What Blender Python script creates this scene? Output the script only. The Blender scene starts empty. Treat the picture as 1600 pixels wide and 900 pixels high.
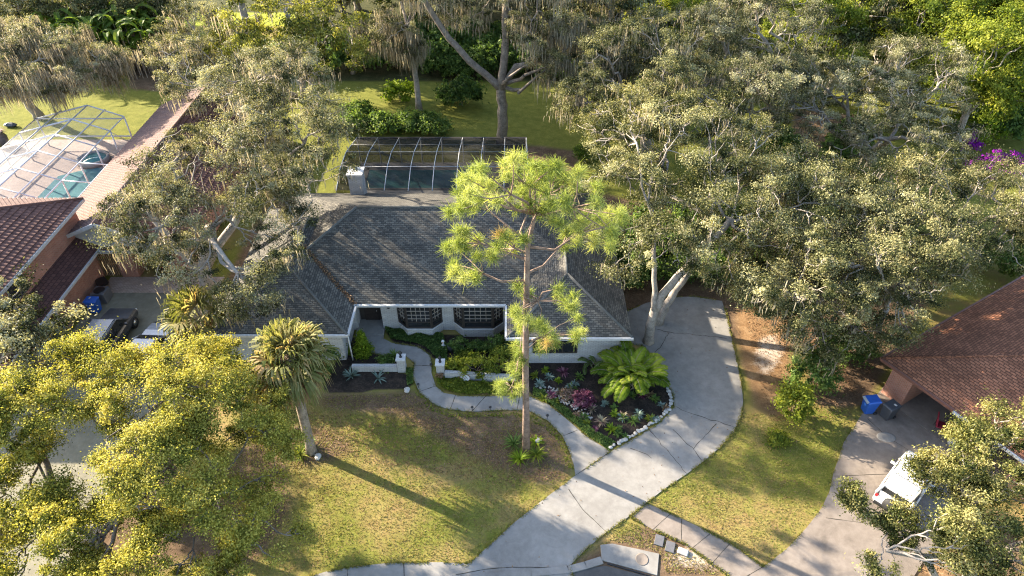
import bpy, bmesh, math, random
import numpy as np
from mathutils import Vector, Matrix

S = bpy.context.scene
C = S.collection
R = math.radians
random.seed(7)

# ------------------------------------------------------------------ camera, sky, sun, exposure
H, PITCH, FPX = 30.0, R(40), 1067.0
cam_d = bpy.data.cameras.new("camera"); cam = bpy.data.objects.new("camera", cam_d); C.objects.link(cam)
cam.location = (0, 0, H); cam.rotation_euler = (R(90) - PITCH, 0, 0)
cam_d.sensor_width = 36; cam_d.lens = 36 * FPX / 1600; cam_d.clip_end = 2000; cam_d.clip_start = .5
S.camera = cam
SUN_EL = R(22.5); SUN_DIR = Vector((-.88 * math.cos(SUN_EL), .475 * math.cos(SUN_EL), math.sin(SUN_EL)))
W = bpy.data.worlds.new("World"); S.world = W; W.use_nodes = True
sky = W.node_tree.nodes.new("ShaderNodeTexSky"); sky.sky_type = 'NISHITA'; sky.sun_disc = False
sky.sun_elevation = SUN_EL; sky.sun_rotation = math.atan2(SUN_DIR.x, SUN_DIR.y); sky.dust_density = 1.5; sky.air_density = 1.0
bg = W.node_tree.nodes["Background"]; bg.inputs[1].default_value = .125
W.node_tree.links.new(sky.outputs[0], bg.inputs[0])
sun_d = bpy.data.lights.new("sun", 'SUN'); sun_d.energy = 5.0; sun_d.angle = R(.55); sun_d.color = (1, .87, .68)
sun = bpy.data.objects.new("sun", sun_d); C.objects.link(sun); sun.location = (-60, 40, 60)
sun.rotation_euler = SUN_DIR.to_track_quat('Z', 'Y').to_euler()
S.view_settings.view_transform = 'Standard'; S.view_settings.look = 'None'; S.view_settings.gamma = 1
S.view_settings.use_curve_mapping = False; S.view_settings.exposure = 2.27
S.render.engine = 'CYCLES'
S.cycles.max_bounces = 6; S.cycles.diffuse_bounces = 2; S.cycles.transparent_max_bounces = 12; S.cycles.transmission_bounces = 4
S.cycles.use_denoising = True; S.cycles.denoising_prefilter = 'NONE'; S.cycles.use_adaptive_sampling = False; S.cycles.filter_width = 1.15; S.cycles.sample_clamp_indirect = 4; S.cycles.caustics_reflective = False; S.cycles.caustics_refractive = False

CP, SP = math.cos(PITCH), math.sin(PITCH)
def P(px, py, z=0.0):
    """point of the real plane at height z seen at photo position px, py"""
    u, v = (px - 800) / FPX, (py - 450) / FPX
    t = (H - z) / (SP + v * CP)
    return (u * t, t * (CP - v * SP), z)
def PL(lst, z=0.0): return [P(x, y, z)[:2] for x, y in lst]

# ------------------------------------------------------------------ objects
def tag(o, label=None, cat=None, group=None, kind=None):
    if label: o['label'] = label
    if cat: o['category'] = cat
    if group: o['group'] = group
    if kind: o['kind'] = kind
    return o
def thing(name, label, cat, loc=(0, 0, 0), rz=0, group=None):
    o = bpy.data.objects.new(name, None); C.objects.link(o); o.location = loc; o.rotation_euler = (0, 0, rz)
    o.empty_display_size = .3
    return tag(o, label, cat, group)
def kids(o): return [c for c in bpy.data.objects if c.parent == o]
def dup(o, loc, rz=0, label=None, group=None, scale=1, ch=None):
    r = o.copy(); C.objects.link(r); r.location = loc; r.rotation_euler = (0, 0, rz); r.scale = (scale,) * 3 if not isinstance(scale, tuple) else scale
    if label: r['label'] = label
    if group: r['group'] = group
    for c in kids(o):
        d = c.copy(); C.objects.link(d); d.parent = r
        for g in kids(c):
            e = g.copy(); C.objects.link(e); e.parent = d
    return r
def link_mesh(name, me, mats, parent=None):
    o = bpy.data.objects.new(name, me); C.objects.link(o)
    for m in (mats if isinstance(mats, (list, tuple)) else [mats]): me.materials.append(m)
    if parent: o.parent = parent
    return o

class MB:
    def __init__(s): s.v = []; s.f = []; s.mi = []; s.sm = []
    def add(s, vs, fs, mi=0, sm=False):
        b = len(s.v); s.v += [tuple(map(float, x)) for x in vs]
        for f in fs: s.f.append([i + b for i in f]); s.mi.append(mi); s.sm.append(sm)
        return s
    def poly(s, pts, mi=0): return s.add(pts, [list(range(len(pts)))], mi)
    def box(s, c, d, rz=0, mi=0, rx=0, ry=0):
        hx, hy, hz = d[0] / 2, d[1] / 2, d[2] / 2
        M = Matrix.Translation(c) @ Matrix.Rotation(rz, 4, 'Z') @ Matrix.Rotation(ry, 4, 'Y') @ Matrix.Rotation(rx, 4, 'X')
        vs = [M @ Vector((x, y, z)) for z in (-hz, hz) for x, y in ((-hx, -hy), (hx, -hy), (hx, hy), (-hx, hy))]
        return s.add(vs, [(3, 2, 1, 0), (4, 5, 6, 7), (0, 1, 5, 4), (1, 2, 6, 5), (2, 3, 7, 6), (3, 0, 4, 7)], mi)
    def prism(s, p2, z0, z1, mi=0):
        if sum(a[0] * b[1] - b[0] * a[1] for a, b in zip(p2, p2[1:] + p2[:1])) < 0: p2 = p2[::-1]
        n = len(p2); vs = [(x, y, z0) for x, y in p2] + [(x, y, z1) for x, y in p2]
        return s.add(vs, [list(range(n))[::-1], list(range(n, 2 * n))] + [(i, (i + 1) % n, n + (i + 1) % n, n + i) for i in range(n)], mi)
    def tube(s, pts, rad, n=6, mi=0, cap=True, sm=True):
        pts = np.asarray(pts, float); m = len(pts)
        if np.isscalar(rad): rad = [rad] * m
        d = np.gradient(pts, axis=0); d /= np.linalg.norm(d, axis=1)[:, None] + 1e-9
        ref = np.array([0, 0, 1.]) if abs(d[0][2]) < .8 else np.array([1., 0, 0])
        a = np.cross(d, ref); a /= np.linalg.norm(a, axis=1)[:, None] + 1e-9
        b = np.cross(d, a); th = np.arange(n) * 2 * math.pi / n
        ring = (pts[:, None] + np.asarray(rad)[:, None, None] * (a[:, None] * np.cos(th)[None, :, None] + b[:, None] * np.sin(th)[None, :, None])).reshape(-1, 3)
        fs = [(i * n + j, i * n + (j + 1) % n, (i + 1) * n + (j + 1) % n, (i + 1) * n + j) for i in range(m - 1) for j in range(n)]
        if cap: fs += [list(range(n))[::-1], list(range((m - 1) * n, m * n))]
        base = len(s.v); s.v += ring.tolist()
        for f in fs: s.f.append([i + base for i in f]); s.mi.append(mi); s.sm.append(sm)
        return s
    def lathe(s, c, prof, n=14, mi=0, sx=1, sy=1):
        vs = [(c[0] + sx * r * math.cos(t), c[1] + sy * r * math.sin(t), c[2] + z) for r, z in prof for t in [j * 2 * math.pi / n for j in range(n)]]
        fs = [(i * n + j, i * n + (j + 1) % n, (i + 1) * n + (j + 1) % n, (i + 1) * n + j) for i in range(len(prof) - 1) for j in range(n)]
        fs += [list(range(n))[::-1], list(range((len(prof) - 1) * n, len(prof) * n))]
        return s.add(vs, fs, mi, True)
    def loft(s, rings, mi=0, sm=False):
        n = len(rings[0]); vs = [p for r in rings for p in r]
        fs = [(i * n + j, i * n + (j + 1) % n, (i + 1) * n + (j + 1) % n, (i + 1) * n + j) for i in range(len(rings) - 1) for j in range(n)]
        fs += [list(range(n))[::-1], list(range((len(rings) - 1) * n, len(rings) * n))]
        return s.add(vs, fs, mi, sm)
    def build(s, name, mats, parent=None, bevel=0, fixn=False):
        me = bpy.data.meshes.new(name); me.from_pydata(s.v, [], s.f)
        me.polygons.foreach_set("material_index", s.mi); me.polygons.foreach_set("use_smooth", s.sm)
        if fixn:
            bm = bmesh.new(); bm.from_mesh(me); bmesh.ops.recalc_face_normals(bm, faces=bm.faces); bm.to_mesh(me); bm.free()
        me.update()
        uv = me.uv_layers.new(name="UVMap").data          # metres along and up each face
        for p in me.polygons:
            n = p.normal; u = Vector((0, 0, 1)).cross(n)
            u = u.normalized() if u.length > 1e-3 else Vector((1, 0, 0)); w = n.cross(u)
            for li in p.loop_indices:
                q = me.vertices[me.loops[li].vertex_index].co; uv[li].uv = (q.dot(u), q.dot(w))
        o = link_mesh(name, me, mats, parent)
        if bevel:
            b = o.modifiers.new("bevel", 'BEVEL'); b.width = bevel; b.segments = 2; b.limit_method = 'ANGLE'
        return o

def np_mesh(name, V, k, mats, parent=None, tint=None, smooth=False):
    """V: (n*k,3) vertices, faces of k consecutive vertices, one tint value per face"""
    V = np.ascontiguousarray(V, np.float32).reshape(-1, 3); n = len(V) // k
    me = bpy.data.meshes.new(name)
    me.vertices.add(len(V)); me.vertices.foreach_set("co", V.ravel())
    me.loops.add(len(V)); me.loops.foreach_set("vertex_index", np.arange(len(V), dtype=np.int32))
    me.polygons.add(n); me.polygons.foreach_set("loop_start", np.arange(0, len(V), k, dtype=np.int32))
    me.polygons.foreach_set("loop_total", np.full(n, k, np.int32))
    if tint is not None:
        at = me.attributes.new("tint", 'FLOAT', 'FACE'); at.data.foreach_set("value", np.ascontiguousarray(tint, np.float32))
    me.update(); me.validate()
    return link_mesh(name, me, mats, parent)

def inpoly(X, Y, poly):
    r = np.zeros(np.shape(X), bool); n = len(poly)
    for i in range(n):
        (x0, y0), (x1, y1) = poly[i], poly[(i + 1) % n]
        if y0 == y1: continue
        r ^= ((y0 > Y) != (y1 > Y)) & (X < (x1 - x0) * (Y - y0) / (y1 - y0) + x0)
    return r

# ------------------------------------------------------------------ materials
def nm(name, rough=.8, spec=.3):
    m = bpy.data.materials.new(name); m.use_nodes = True; nt = m.node_tree; b = nt.nodes["Principled BSDF"]
    b.inputs["Roughness"].default_value = rough; b.inputs["Specular IOR Level"].default_value = spec
    return m, nt, b
def node(nt, t, **kw):
    n = nt.nodes.new(t)
    for k, v in kw.items():
        if k in n.inputs: n.inputs[k].default_value = v
        else: setattr(n, k, v)
    return n
def ramp(nt, src, stops):
    r = nt.nodes.new("ShaderNodeValToRGB"); e = r.color_ramp.elements
    while len(e) < len(stops): e.new(.5)
    for x, (p, c) in zip(e, stops): x.position = p; x.color = (*c, 1) if len(c) == 3 else c
    nt.links.new(src, r.inputs[0]); return r.outputs[0]
def mixc(nt, fac, a, b, mode='MIX'):
    m = nt.nodes.new("ShaderNodeMix"); m.data_type = 'RGBA'; m.blend_type = mode
    for s, x in ((m.inputs[0], fac), (m.inputs[6], a), (m.inputs[7], b)):
        if isinstance(x, (tuple, list)): s.default_value = (*x, 1) if len(x) == 3 else x
        elif isinstance(x, (int, float)): s.default_value = x
        else: nt.links.new(x, s)
    return m.outputs[2]
def mth(nt, op, a, b=None, clamp=False):
    m = nt.nodes.new("ShaderNodeMath"); m.operation = op; m.use_clamp = clamp
    for s, x in zip(m.inputs, (a, b)):
        if x is None: continue
        if isinstance(x, (int, float)): s.default_value = x
        else: nt.links.new(x, s)
    return m.outputs[0]
def noise(nt, vec, scale, detail=5, rough=.6, dist=0):
    n = node(nt, "ShaderNodeTexNoise", Scale=scale, Detail=detail, Roughness=rough, Distortion=dist)
    nt.links.new(vec, n.inputs["Vector"]); return n.outputs["Fac"]
def coord(nt, out="Object"): return nt.nodes.new("ShaderNodeTexCoord").outputs[out]
def bump(nt, b, h, strength=.5, dist=.05):
    n = node(nt, "ShaderNodeBump", Strength=strength, Distance=dist); nt.links.new(h, n.inputs["Height"]); nt.links.new(n.outputs[0], b.inputs["Normal"])
def speckle(name, c1, c2, scale=3, rough=.85, bs=.4, bd=.02, fine=40, spec=.3, metal=0):
    m, nt, b = nm(name, rough, spec); co = coord(nt)
    n1 = noise(nt, co, scale, 6, .65); n2 = noise(nt, co, fine, 3, .6)
    f = mth(nt, 'ADD', mth(nt, 'MULTIPLY', n1, .65), mth(nt, 'MULTIPLY', n2, .35))
    nt.links.new(ramp(nt, f, [(.36, c1), (.64, c2)]), b.inputs["Base Color"])
    b.inputs["Metallic"].default_value = metal
    if bs: bump(nt, b, f, bs, bd)
    return m
def foliage(name, stops, transl=.35, rough=.55, tcol=None):
    m, nt, b = nm(name, rough, .12)
    a = node(nt, "ShaderNodeAttribute", attribute_name="tint")
    c = ramp(nt, a.outputs["Fac"], stops)
    nt.links.new(c, b.inputs["Base Color"])
    tr = nt.nodes.new("ShaderNodeBsdfTranslucent")
    nt.links.new(mixc(nt, 1.0, c, tcol or (1.5, 1.45, .75), 'MULTIPLY'), tr.inputs[0])
    mx = nt.nodes.new("ShaderNodeMixShader"); mx.inputs[0].default_value = transl
    nt.links.new(b.outputs[0], mx.inputs[1]); nt.links.new(tr.outputs[0], mx.inputs[2])
    nt.links.new(mx.outputs[0], nt.nodes["Material Output"].inputs[0])
    return m
def brickmat(name, c1, c2, mortar, w=.24, h=.08, ms=.012, rough=.85, bs=.6, var=.25, nscale=1.2, offset=.5):
    m, nt, b = nm(name, rough, .25); uv = coord(nt, "UV")
    t = node(nt, "ShaderNodeTexBrick", Scale=1.0)
    t.inputs["Color1"].default_value = (*c1, 1); t.inputs["Color2"].default_value = (*c2, 1); t.inputs["Mortar"].default_value = (*mortar, 1)
    t.inputs["Mortar Size"].default_value = ms; t.inputs["Brick Width"].default_value = w; t.inputs["Row Height"].default_value = h; t.offset = offset
    t.inputs["Mortar Smooth"].default_value = .2
    nt.links.new(uv, t.inputs["Vector"])
    n1 = noise(nt, coord(nt), nscale, 6, .7); n2 = noise(nt, coord(nt), 25, 3)
    f = ramp(nt, mth(nt, 'ADD', mth(nt, 'MULTIPLY', n1, .7), mth(nt, 'MULTIPLY', n2, .3)), [(.3, (1 - var,) * 3), (.7, (1 + var,) * 3)])
    nt.links.new(mixc(nt, 1.0, t.outputs["Color"], f, 'MULTIPLY'), b.inputs["Base Color"])
    inv = mth(nt, 'SUBTRACT', 1.0, t.outputs["Fac"]); bump(nt, b, mth(nt, 'ADD', inv, mth(nt, 'MULTIPLY', n2, .4)), bs, .015)
    return m
def plain(name, c, rough=.5, metal=0, spec=.5, coat=0):
    m, nt, b = nm(name, rough, spec); b.inputs["Metallic"].default_value = metal
    n1 = noise(nt, coord(nt), 6, 5); k = .12
    nt.links.new(ramp(nt, n1, [(.3, tuple(x * (1 - k) for x in c)), (.7, tuple(min(1, x * (1 + k)) for x in c))]), b.inputs["Base Color"])
    b.inputs["Coat Weight"].default_value = coat
    return m

M = {}
M['concrete'] = None
def concrete(name, c1, c2, c3):
    m, nt, b = nm(name, .9, .2); co = coord(nt)
    big = noise(nt, co, .35, 6, .7, .4); mid = noise(nt, co, 2.2, 6, .7); fine = noise(nt, co, 30, 4, .7)
    f = mth(nt, 'ADD', mth(nt, 'ADD', mth(nt, 'MULTIPLY', big, .5), mth(nt, 'MULTIPLY', mid, .4)), mth(nt, 'MULTIPLY', fine, .1))
    c = ramp(nt, f, [(.36, c1), (.5, c2), (.63, c3)])
    st = ramp(nt, noise(nt, co, 1.1, 8, .75, .6), [(.62, (0, 0, 0)), (.72, (1, 1, 1))])
    c = mixc(nt, mth(nt, 'MULTIPLY', st, .35), c, tuple(x * .5 for x in c1))
    tr_ = ramp(nt, noise(nt, co, .8, 4, .8, 1.5), [(.5, (0, 0, 0)), (.68, (1, 1, 1))]); c = mixc(nt, mth(nt, 'MULTIPLY', tr_, .22), c, tuple(x * .6 for x in c1))
    nt.links.new(c, b.inputs["Base Color"]); bump(nt, b, mth(nt, 'ADD', fine, mid), .12, .006)
    return m
M['concrete'] = concrete('concrete_pale', (.18, .169, .154), (.235, .222, .204), (.285, .272, .252))
M['concrete_old'] = concrete('concrete_old', (.135, .114, .096), (.20, .168, .142), (.255, .218, .187))
M['concrete_tan'] = concrete('concrete_tan', (.15, .138, .10), (.20, .185, .135), (.25, .23, .175))
M['asphalt'] = speckle('asphalt', (.05, .05, .05), (.10, .095, .09), 1.5, .9, .5)
M['crack'] = speckle('crack_dirt', (.02, .018, .015), (.06, .05, .035), 8)
M['shingle'] = brickmat('shingle', (.06, .056, .05), (.145, .132, .11), (.04, .039, .036), .27, .135, .016, .9, 1.0, .35, .6)
M['ridge_cap'] = speckle('ridge_cap', (.08, .08, .075), (.14, .135, .12), 4)
M['white_brick'] = brickmat('white_brick', (.40, .385, .37), (.47, .455, .435), (.28, .27, .26), .3, .1, .014, .85, .6, .12)
M['red_brick'] = brickmat('red_brick', (.34, .13, .085), (.44, .19, .13), (.36, .27, .22), .22, .075, .012, .88, .6, .25)
M['white_paint'] = plain('white_paint', (.47, .465, .455), .5)
M['white_alu'] = plain('white_aluminium', (.62, .63, .64), .35, 0, .5)
M['dark_frame'] = plain('dark_frame', (.035, .028, .024), .5)
M['wood_dark'] = speckle('dark_door', (.022, .017, .015), (.045, .033, .028), 6, .5)
M['meter_grey'] = plain('cover_grey', (.10, .10, .11), .8)
M['muntin'] = plain('window_muntin', (.26, .225, .19), .6)
M['black'] = plain('black_metal', (.015, .015, .016), .4)
M['rubber'] = plain('rubber', (.012, .012, .013), .75)
M['bark'] = speckle('oak_bark', (.17, .145, .12), (.40, .35, .295), 2.2, .95, 1, .06, 14)
M['bark_dark'] = speckle('dark_bark', (.09, .075, .06), (.27, .225, .185), 3, .95, 1, .06, 14)
M['bark_pine'] = speckle('pine_bark', (.12, .08, .06), (.34, .24, .185), 3, .95, 1, .06, 9)
M['bark_palm'] = speckle('palm_bark', (.14, .11, .08), (.36, .29, .22), 4, .95, 1, .05, 12)
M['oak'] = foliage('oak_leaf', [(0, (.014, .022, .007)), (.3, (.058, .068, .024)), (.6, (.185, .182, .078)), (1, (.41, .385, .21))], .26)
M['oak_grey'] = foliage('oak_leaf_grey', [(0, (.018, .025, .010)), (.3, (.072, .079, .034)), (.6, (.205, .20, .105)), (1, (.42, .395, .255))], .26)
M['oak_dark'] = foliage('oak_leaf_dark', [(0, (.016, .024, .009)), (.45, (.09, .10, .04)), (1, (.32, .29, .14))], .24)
M['olive'] = foliage('olive_leaf', [(0, (.03, .042, .010)), (.35, (.10, .115, .022)), (.7, (.25, .25, .05)), (1, (.42, .39, .10))], .36)
M['oak_young'] = foliage('young_oak_leaf', [(0, (.02, .03, .008)), (.35, (.095, .108, .03)), (.65, (.24, .232, .075)), (1, (.42, .38, .16))], .32)
M['yellow'] = foliage('yellow_leaf', [(0, (.045, .065, .014)), (.25, (.145, .165, .03)), (.55, (.34, .32, .058)), (1, (.60, .52, .13))], .4, tcol=(1.15, 1.1, .65))
M['bright'] = foliage('bright_leaf', [(0, (0.0492, 0.0818, 0.011)), (.5, (0.153, 0.191, 0.024)), (1, (0.327, 0.338, 0.0546))], .45)
M['shrub'] = foliage('shrub_leaf', [(0, (0.0343, 0.0655, 0.0172)), (.5, (0.0936, 0.156, 0.0374)), (1, (0.218, 0.289, 0.078))], .4)
M['lime'] = foliage('lime_leaf', [(0, (0.07, 0.126, 0.0112)), (.5, (0.168, 0.238, 0.0168)), (1, (0.308, 0.378, 0.042))], .4)
M['banana'] = foliage('broad_leaf', [(0, (0.03, 0.06, 0.01)), (.5, (0.0896, 0.15, 0.022)), (1, (0.22, 0.28, 0.06))], .45)
M['pine'] = foliage('pine_needle', [(0, (.10, .14, .03)), (.45, (.23, .28, .07)), (.85, (.40, .42, .15)), (1, (.36, .25, .11))], .38)
M['palm'] = foliage('palm_leaf', [(0, (.05, .07, .016)), (.4, (.16, .165, .05)), (.75, (.34, .31, .15)), (1, (.40, .27, .13))], .36)
M['areca'] = foliage('areca_leaf', [(0, (.04, .08, .006)), (.5, (.16, .23, .02)), (1, (.42, .45, .06))], .42)
M['moss'] = foliage('spanish_moss', [(0, (.14, .125, .09)), (.5, (.27, .245, .18)), (1, (.42, .38, .28))], .4, .9, tcol=(1.1, 1, .8))
M['thatch'] = foliage('dead_frond', [(0, (.10, .065, .035)), (.5, (.22, .14, .08)), (1, (.36, .24, .14))], .25, .9, tcol=(1.1, 1, .8))
M['agave'] = foliage('agave_leaf', [(0, (.07, .11, .09)), (1, (.22, .28, .24))], .15)
M['purple'] = foliage('purple_leaf', [(0, (.06, .015, .03)), (.5, (.16, .05, .09)), (1, (.32, .16, .18))], .3, tcol=(1.3, 1, 1.1))
M['varieg'] = foliage('variegated_leaf', [(0, (.05, .07, .02)), (.5, (.22, .14, .13)), (1, (.42, .36, .22))], .3)
M['magenta'] = foliage('magenta_bract', [(0, (.16, .01, .20)), (1, (.40, .03, .46))], .35, tcol=(1.2, 1, 1.3))
M['yellow_flower'] = foliage('yellow_bloom', [(0, (.5, .34, .01)), (1, (.75, .55, .02))], .3)
M['grass'] = foliage('grass_blade', [(0, (.25, .19, .085)), (.4, (.25, .21, .075)), (.7, (.19, .20, .045)), (1, (.11, .15, .025))], .3)
M['litter'] = foliage('fallen_leaf', [(0, (.06, .035, .02)), (.5, (.18, .10, .05)), (1, (.32, .21, .12))], .1, tcol=(1, 1, 1))
M['rock_white'] = speckle('pale_rock', (.30, .28, .25), (.52, .49, .45), 5, .9, .8)
M['stone'] = speckle('rubble_stone', (.25, .22, .19), (.52, .48, .43), 4, .9, .9)
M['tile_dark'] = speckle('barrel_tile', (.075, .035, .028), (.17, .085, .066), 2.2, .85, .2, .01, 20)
M['tile_sunlit'] = speckle('barrel_tile_sunlit', (.135, .08, .066), (.215, .135, .112), 2, .85, .2, .01, 20)  # same barrel tile made paler: sunlight put into the colour of sun-facing slopes
M['roof_brown'] = brickmat('brown_shingle', (.20, .085, .048), (.36, .155, .085), (.10, .045, .028), .30, .15, .02, .9, .9, .4, .5)
M['water'] = None
def water():
    m, nt, b = nm('pool_water', .06, .5)
    n1 = noise(nt, coord(nt), 1.2, 3); nt.links.new(ramp(nt, n1, [(.3, (.06, .20, .21)), (.7, (.10, .27, .27))]), b.inputs["Base Color"])
    bump(nt, b, noise(nt, coord(nt), 2.5, 2), .06, .05); return m
M['water'] = water(); M['water_pale'] = plain('pale_pool_water', (.10, .20, .22), .06)
def screenmat(name, c, op):
    m, nt, b = nm(name, .8, .1); b.inputs["Base Color"].default_value = (*c, 1); b.inputs["Alpha"].default_value = op
    return m
M['screen_dark'] = screenmat('dark_insect_screen', (.018, .018, .018), .70)
M['screen_pale'] = screenmat('pale_insect_screen', (.30, .30, .31), .24)
def glassy(name, c):
    m, nt, b = nm(name, .08, .6); b.inputs["Base Color"].default_value = (*c, 1); return m
M['glass'] = glassy('dark_glass', (.018, .02, .022))
M['car_dark'] = plain('dark_paint', (.06, .06, .066), .3, .3, .5, .6)
M['car_grey'] = plain('grey_paint', (.17, .175, .19), .35, .4, .5, .4)
M['car_silver'] = plain('silver_paint', (.24, .26, .30), .3, .4, .5, .5)
M['car_white'] = plain('white_car_paint', (.62, .62, .62), .3, 0, .5, .5)
M['red'] = plain('red_plastic', (.35, .02, .03), .5)
M['red_cloth'] = plain('red_cloth', (.22, .012, .03), .9)
M['lens'] = plain('headlight_lens', (.6, .6, .6), .15)
M['chrome'] = plain('chrome', (.6, .6, .6), .2, 1)
M['bin_blue'] = plain('blue_plastic', (.02, .10, .42), .45)
M['bin_grey'] = plain('grey_plastic', (.05, .055, .065), .5)
M['deck_pink'] = concrete('pink_deck', (.24, .195, .175), (.30, .245, .22), (.36, .30, .275))
M['deck_grey'] = concrete('grey_deck', (.19, .185, .18), (.26, .25, .24), (.32, .31, .30))
M['paver'] = brickmat('paver', (.33, .25, .20), (.42, .33, .27), (.2, .16, .13), .2, .1, .01)
M['wood'] = speckle('wood_slat', (.30, .17, .08), (.48, .30, .16), 6, .7)
M['interior'] = plain('garage_interior', (.10, .09, .08), .9)
M['mulch_dark'] = speckle('dark_mulch', (.006, .006, .006), (.03, .026, .023), 12, .95, 1, .05, 50)
M['figure'] = plain('figurine_white', (.6, .6, .58), .5)
M['brown_mark'] = plain('brown_scroll', (.16, .07, .05), .6)
M['cushion'] = plain('tan_cushion', (.50, .36, .24), .9)
M['terracotta'] = plain('terracotta', (.38, .15, .08), .8)

# ------------------------------------------------------------------ ground outlines (read on the ground plane)
drive = PL([(690, 905), (735, 880), (800, 820), (848, 782), (897, 745), (953, 707), (987, 688), (1033, 660), (1053, 637), (1052, 618), (1042, 598), (1022, 560), (1003, 540), (982, 538), (980, 487),
            (1010, 474), (1045, 465), (1085, 464), (1128, 471), (1135, 492), (1143, 530), (1151, 565), (1158, 598), (1161, 628), (1157, 652), (1146, 675), (1125, 699), (1100, 721), (1073, 741),
            (1040, 763), (1010, 786), (978, 811), (945, 834), (915, 859), (890, 885), (896, 905)])
walk_out = [(566, 512), (567, 548), (600, 556), (635, 557), (648, 568), (645, 590), (655, 613), (679, 633), (701, 640), (737, 644), (792, 641), (826, 642), (857, 659), (878, 681), (889, 704), (897, 728), (899, 744)]
walk_in = [(598, 512), (600, 530), (613, 537), (653, 543), (672, 556), (675, 570), (674, 583), (681, 604), (694, 615), (722, 620), (774, 620), (828, 620), (857, 633), (889, 659), (915, 682), (953, 706)]
walk = PL(walk_out + walk_in[::-1])
front_walk = PL([(470, 905), (512, 893), (560, 885), (610, 880), (690, 879), (733, 881), (712, 899), (700, 925), (470, 935)])
side_walk = PL([(985, 808), (1010, 787), (1048, 803), (1090, 823), (1150, 855), (1192, 886), (1205, 900), (1225, 925), (1170, 935), (1138, 900), (1110, 880), (1070, 850), (1020, 828)])
drive_r = PL([(1345, 650), (1372, 615), (1398, 582), (1560, 690), (1530, 760), (1460, 850), (1425, 905), (1410, 945), (1130, 945), (1160, 917), (1196, 884), (1230, 857), (1260, 825), (1283, 795), (1296, 768), (1302, 740), (1318, 692)])
drive_l = [(-27.9, 8), (-20.6, 8), (-20.4, 20), (-19.8, 30), (-20.0, 36.2), (-27.9, 36.2)]
slab = PL([(938, 852), (957, 850), (1030, 866), (1027, 900), (940, 876)])
bed_left = PL([(508, 575), (640, 585), (642, 608), (600, 606), (560, 612), (505, 614)])
bed_planter = PL([(535, 525), (565, 530), (580, 552), (633, 560), (620, 580), (520, 580)])
bed_hedge = PL([(600, 512), (700, 525), (700, 575), (676, 555), (650, 541), (613, 534)])
bed_mid = PL([(682, 560), (800, 575), (815, 600), (822, 617), (774, 617), (722, 617), (696, 611), (684, 600)])
bed_right = PL([(800, 566), (925, 562), (1005, 562), (1042, 600), (1050, 625), (1030, 655), (985, 684), (951, 703), (892, 656), (858, 629), (830, 616)])
house_xy = [(-18, 28), (-9, 28), (-9, 31), (0, 31), (0, 28), (7, 28), (7, 45), (-18, 45)]

# ---- ground sheet with cover masks
def axis(a, b, st, lo, hi):
    c = np.arange(a, b + 1e-6, st); k = np.array([1, 3, 8, 20, 50, 120, 300])
    return np.concatenate([(a - k[::-1])[(a - k[::-1]) > lo], c, (b + k)[(b + k) < hi]])
gx, gy = axis(-54, 54, .25, -420, 420), axis(8, 104, .25, -320, 420)
GX, GY = np.meshgrid(gx, gy); ny, nx = GX.shape
def blur(a, n):
    for _ in range(n):
        a = (a + np.roll(a, 1, 0) + np.roll(a, -1, 0)) / 3; a = (a + np.roll(a, 1, 1) + np.roll(a, -1, 1)) / 3
    return a
def mask(polys, n): return blur(sum((inpoly(GX, GY, p) for p in polys)).clip(0, 1).astype(float), n)
bed_upper = PL([(690, 525), (800, 520), (815, 585), (800, 590), (700, 585)])
m_mulch = mask([bed_upper, bed_left, bed_planter, bed_hedge, bed_right], 1)
m_litter = mask([PL(p) for p in (
    [(440, 660), (520, 670), (560, 705), (480, 730), (430, 715)], [(490, 612), (650, 610), (700, 645), (800, 645), (870, 665), (895, 745), (850, 760), (770, 730), (690, 690), (620, 650), (500, 640)],
    [(1145, 470), (1240, 470), (1235, 600), (1225, 660), (1180, 640), (1160, 560)], [(1240, 470), (1480, 430), (1390, 570), (1360, 640), (1270, 640)],
    [(860, 890), (1040, 800), (1150, 900), (1030, 925)], [(150, 760), (260, 740), (350, 820), (250, 900), (130, 900)],
    [(200, 100), (290, 100), (280, 145), (200, 140)], [(1240, 170), (1350, 180), (1350, 280), (1230, 280)], [(1420, 850), (1500, 790), (1600, 800), (1600, 920), (1420, 920)],
    [(380, 690), (430, 690), (450, 800), (400, 880), (300, 880)], [(815, 225), (905, 235), (900, 270), (820, 260)])] + [[(-19.9, 26), (-17, 26), (-17, 48), (-19.9, 48)], [(6.5, 32), (24, 29), (26, 40), (7, 48)]], 4)
m_litter = np.maximum(m_litter, blur(((GY > 72) & (GX > -28)).astype(float), 8)) + .25 * np.exp(-((GX + 11) ** 2 / 60 + (GY - 19) ** 2 / 12))
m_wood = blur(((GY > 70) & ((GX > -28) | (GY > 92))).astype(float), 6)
m_sand = mask([PL([(1185, 530), (1212, 522), (1226, 545), (1215, 570), (1195, 592), (1182, 575)]), PL([(1100, 855), (1125, 890), (1060, 885), (1045, 860)]),
               PL([(70, 745), (175, 740), (180, 800), (140, 850), (70, 800)]), PL([(0, 760), (60, 750), (60, 800), (0, 810)])], 2)
m_orange = mask([PL([(1150, 480), (1235, 480), (1230, 600), (1185, 650), (1160, 570)]), PL([(1430, 690 + 130), (1500, 800), (1490, 900), (1420, 900)])], 4)
m_lush = blur(((GY > 43) & (GY < 80)).astype(float), 6) * .75 + mask([PL([(560, 640), (680, 660), (700, 710), (560, 690)]), PL([(1200, 690), (1300, 650), (1295, 760), (1230, 760)])], 6) * .6
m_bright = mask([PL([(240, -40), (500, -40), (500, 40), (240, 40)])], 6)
me = bpy.data.meshes.new("ground")
V = np.stack([GX, GY, np.zeros_like(GX)], -1).reshape(-1, 3)
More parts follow.
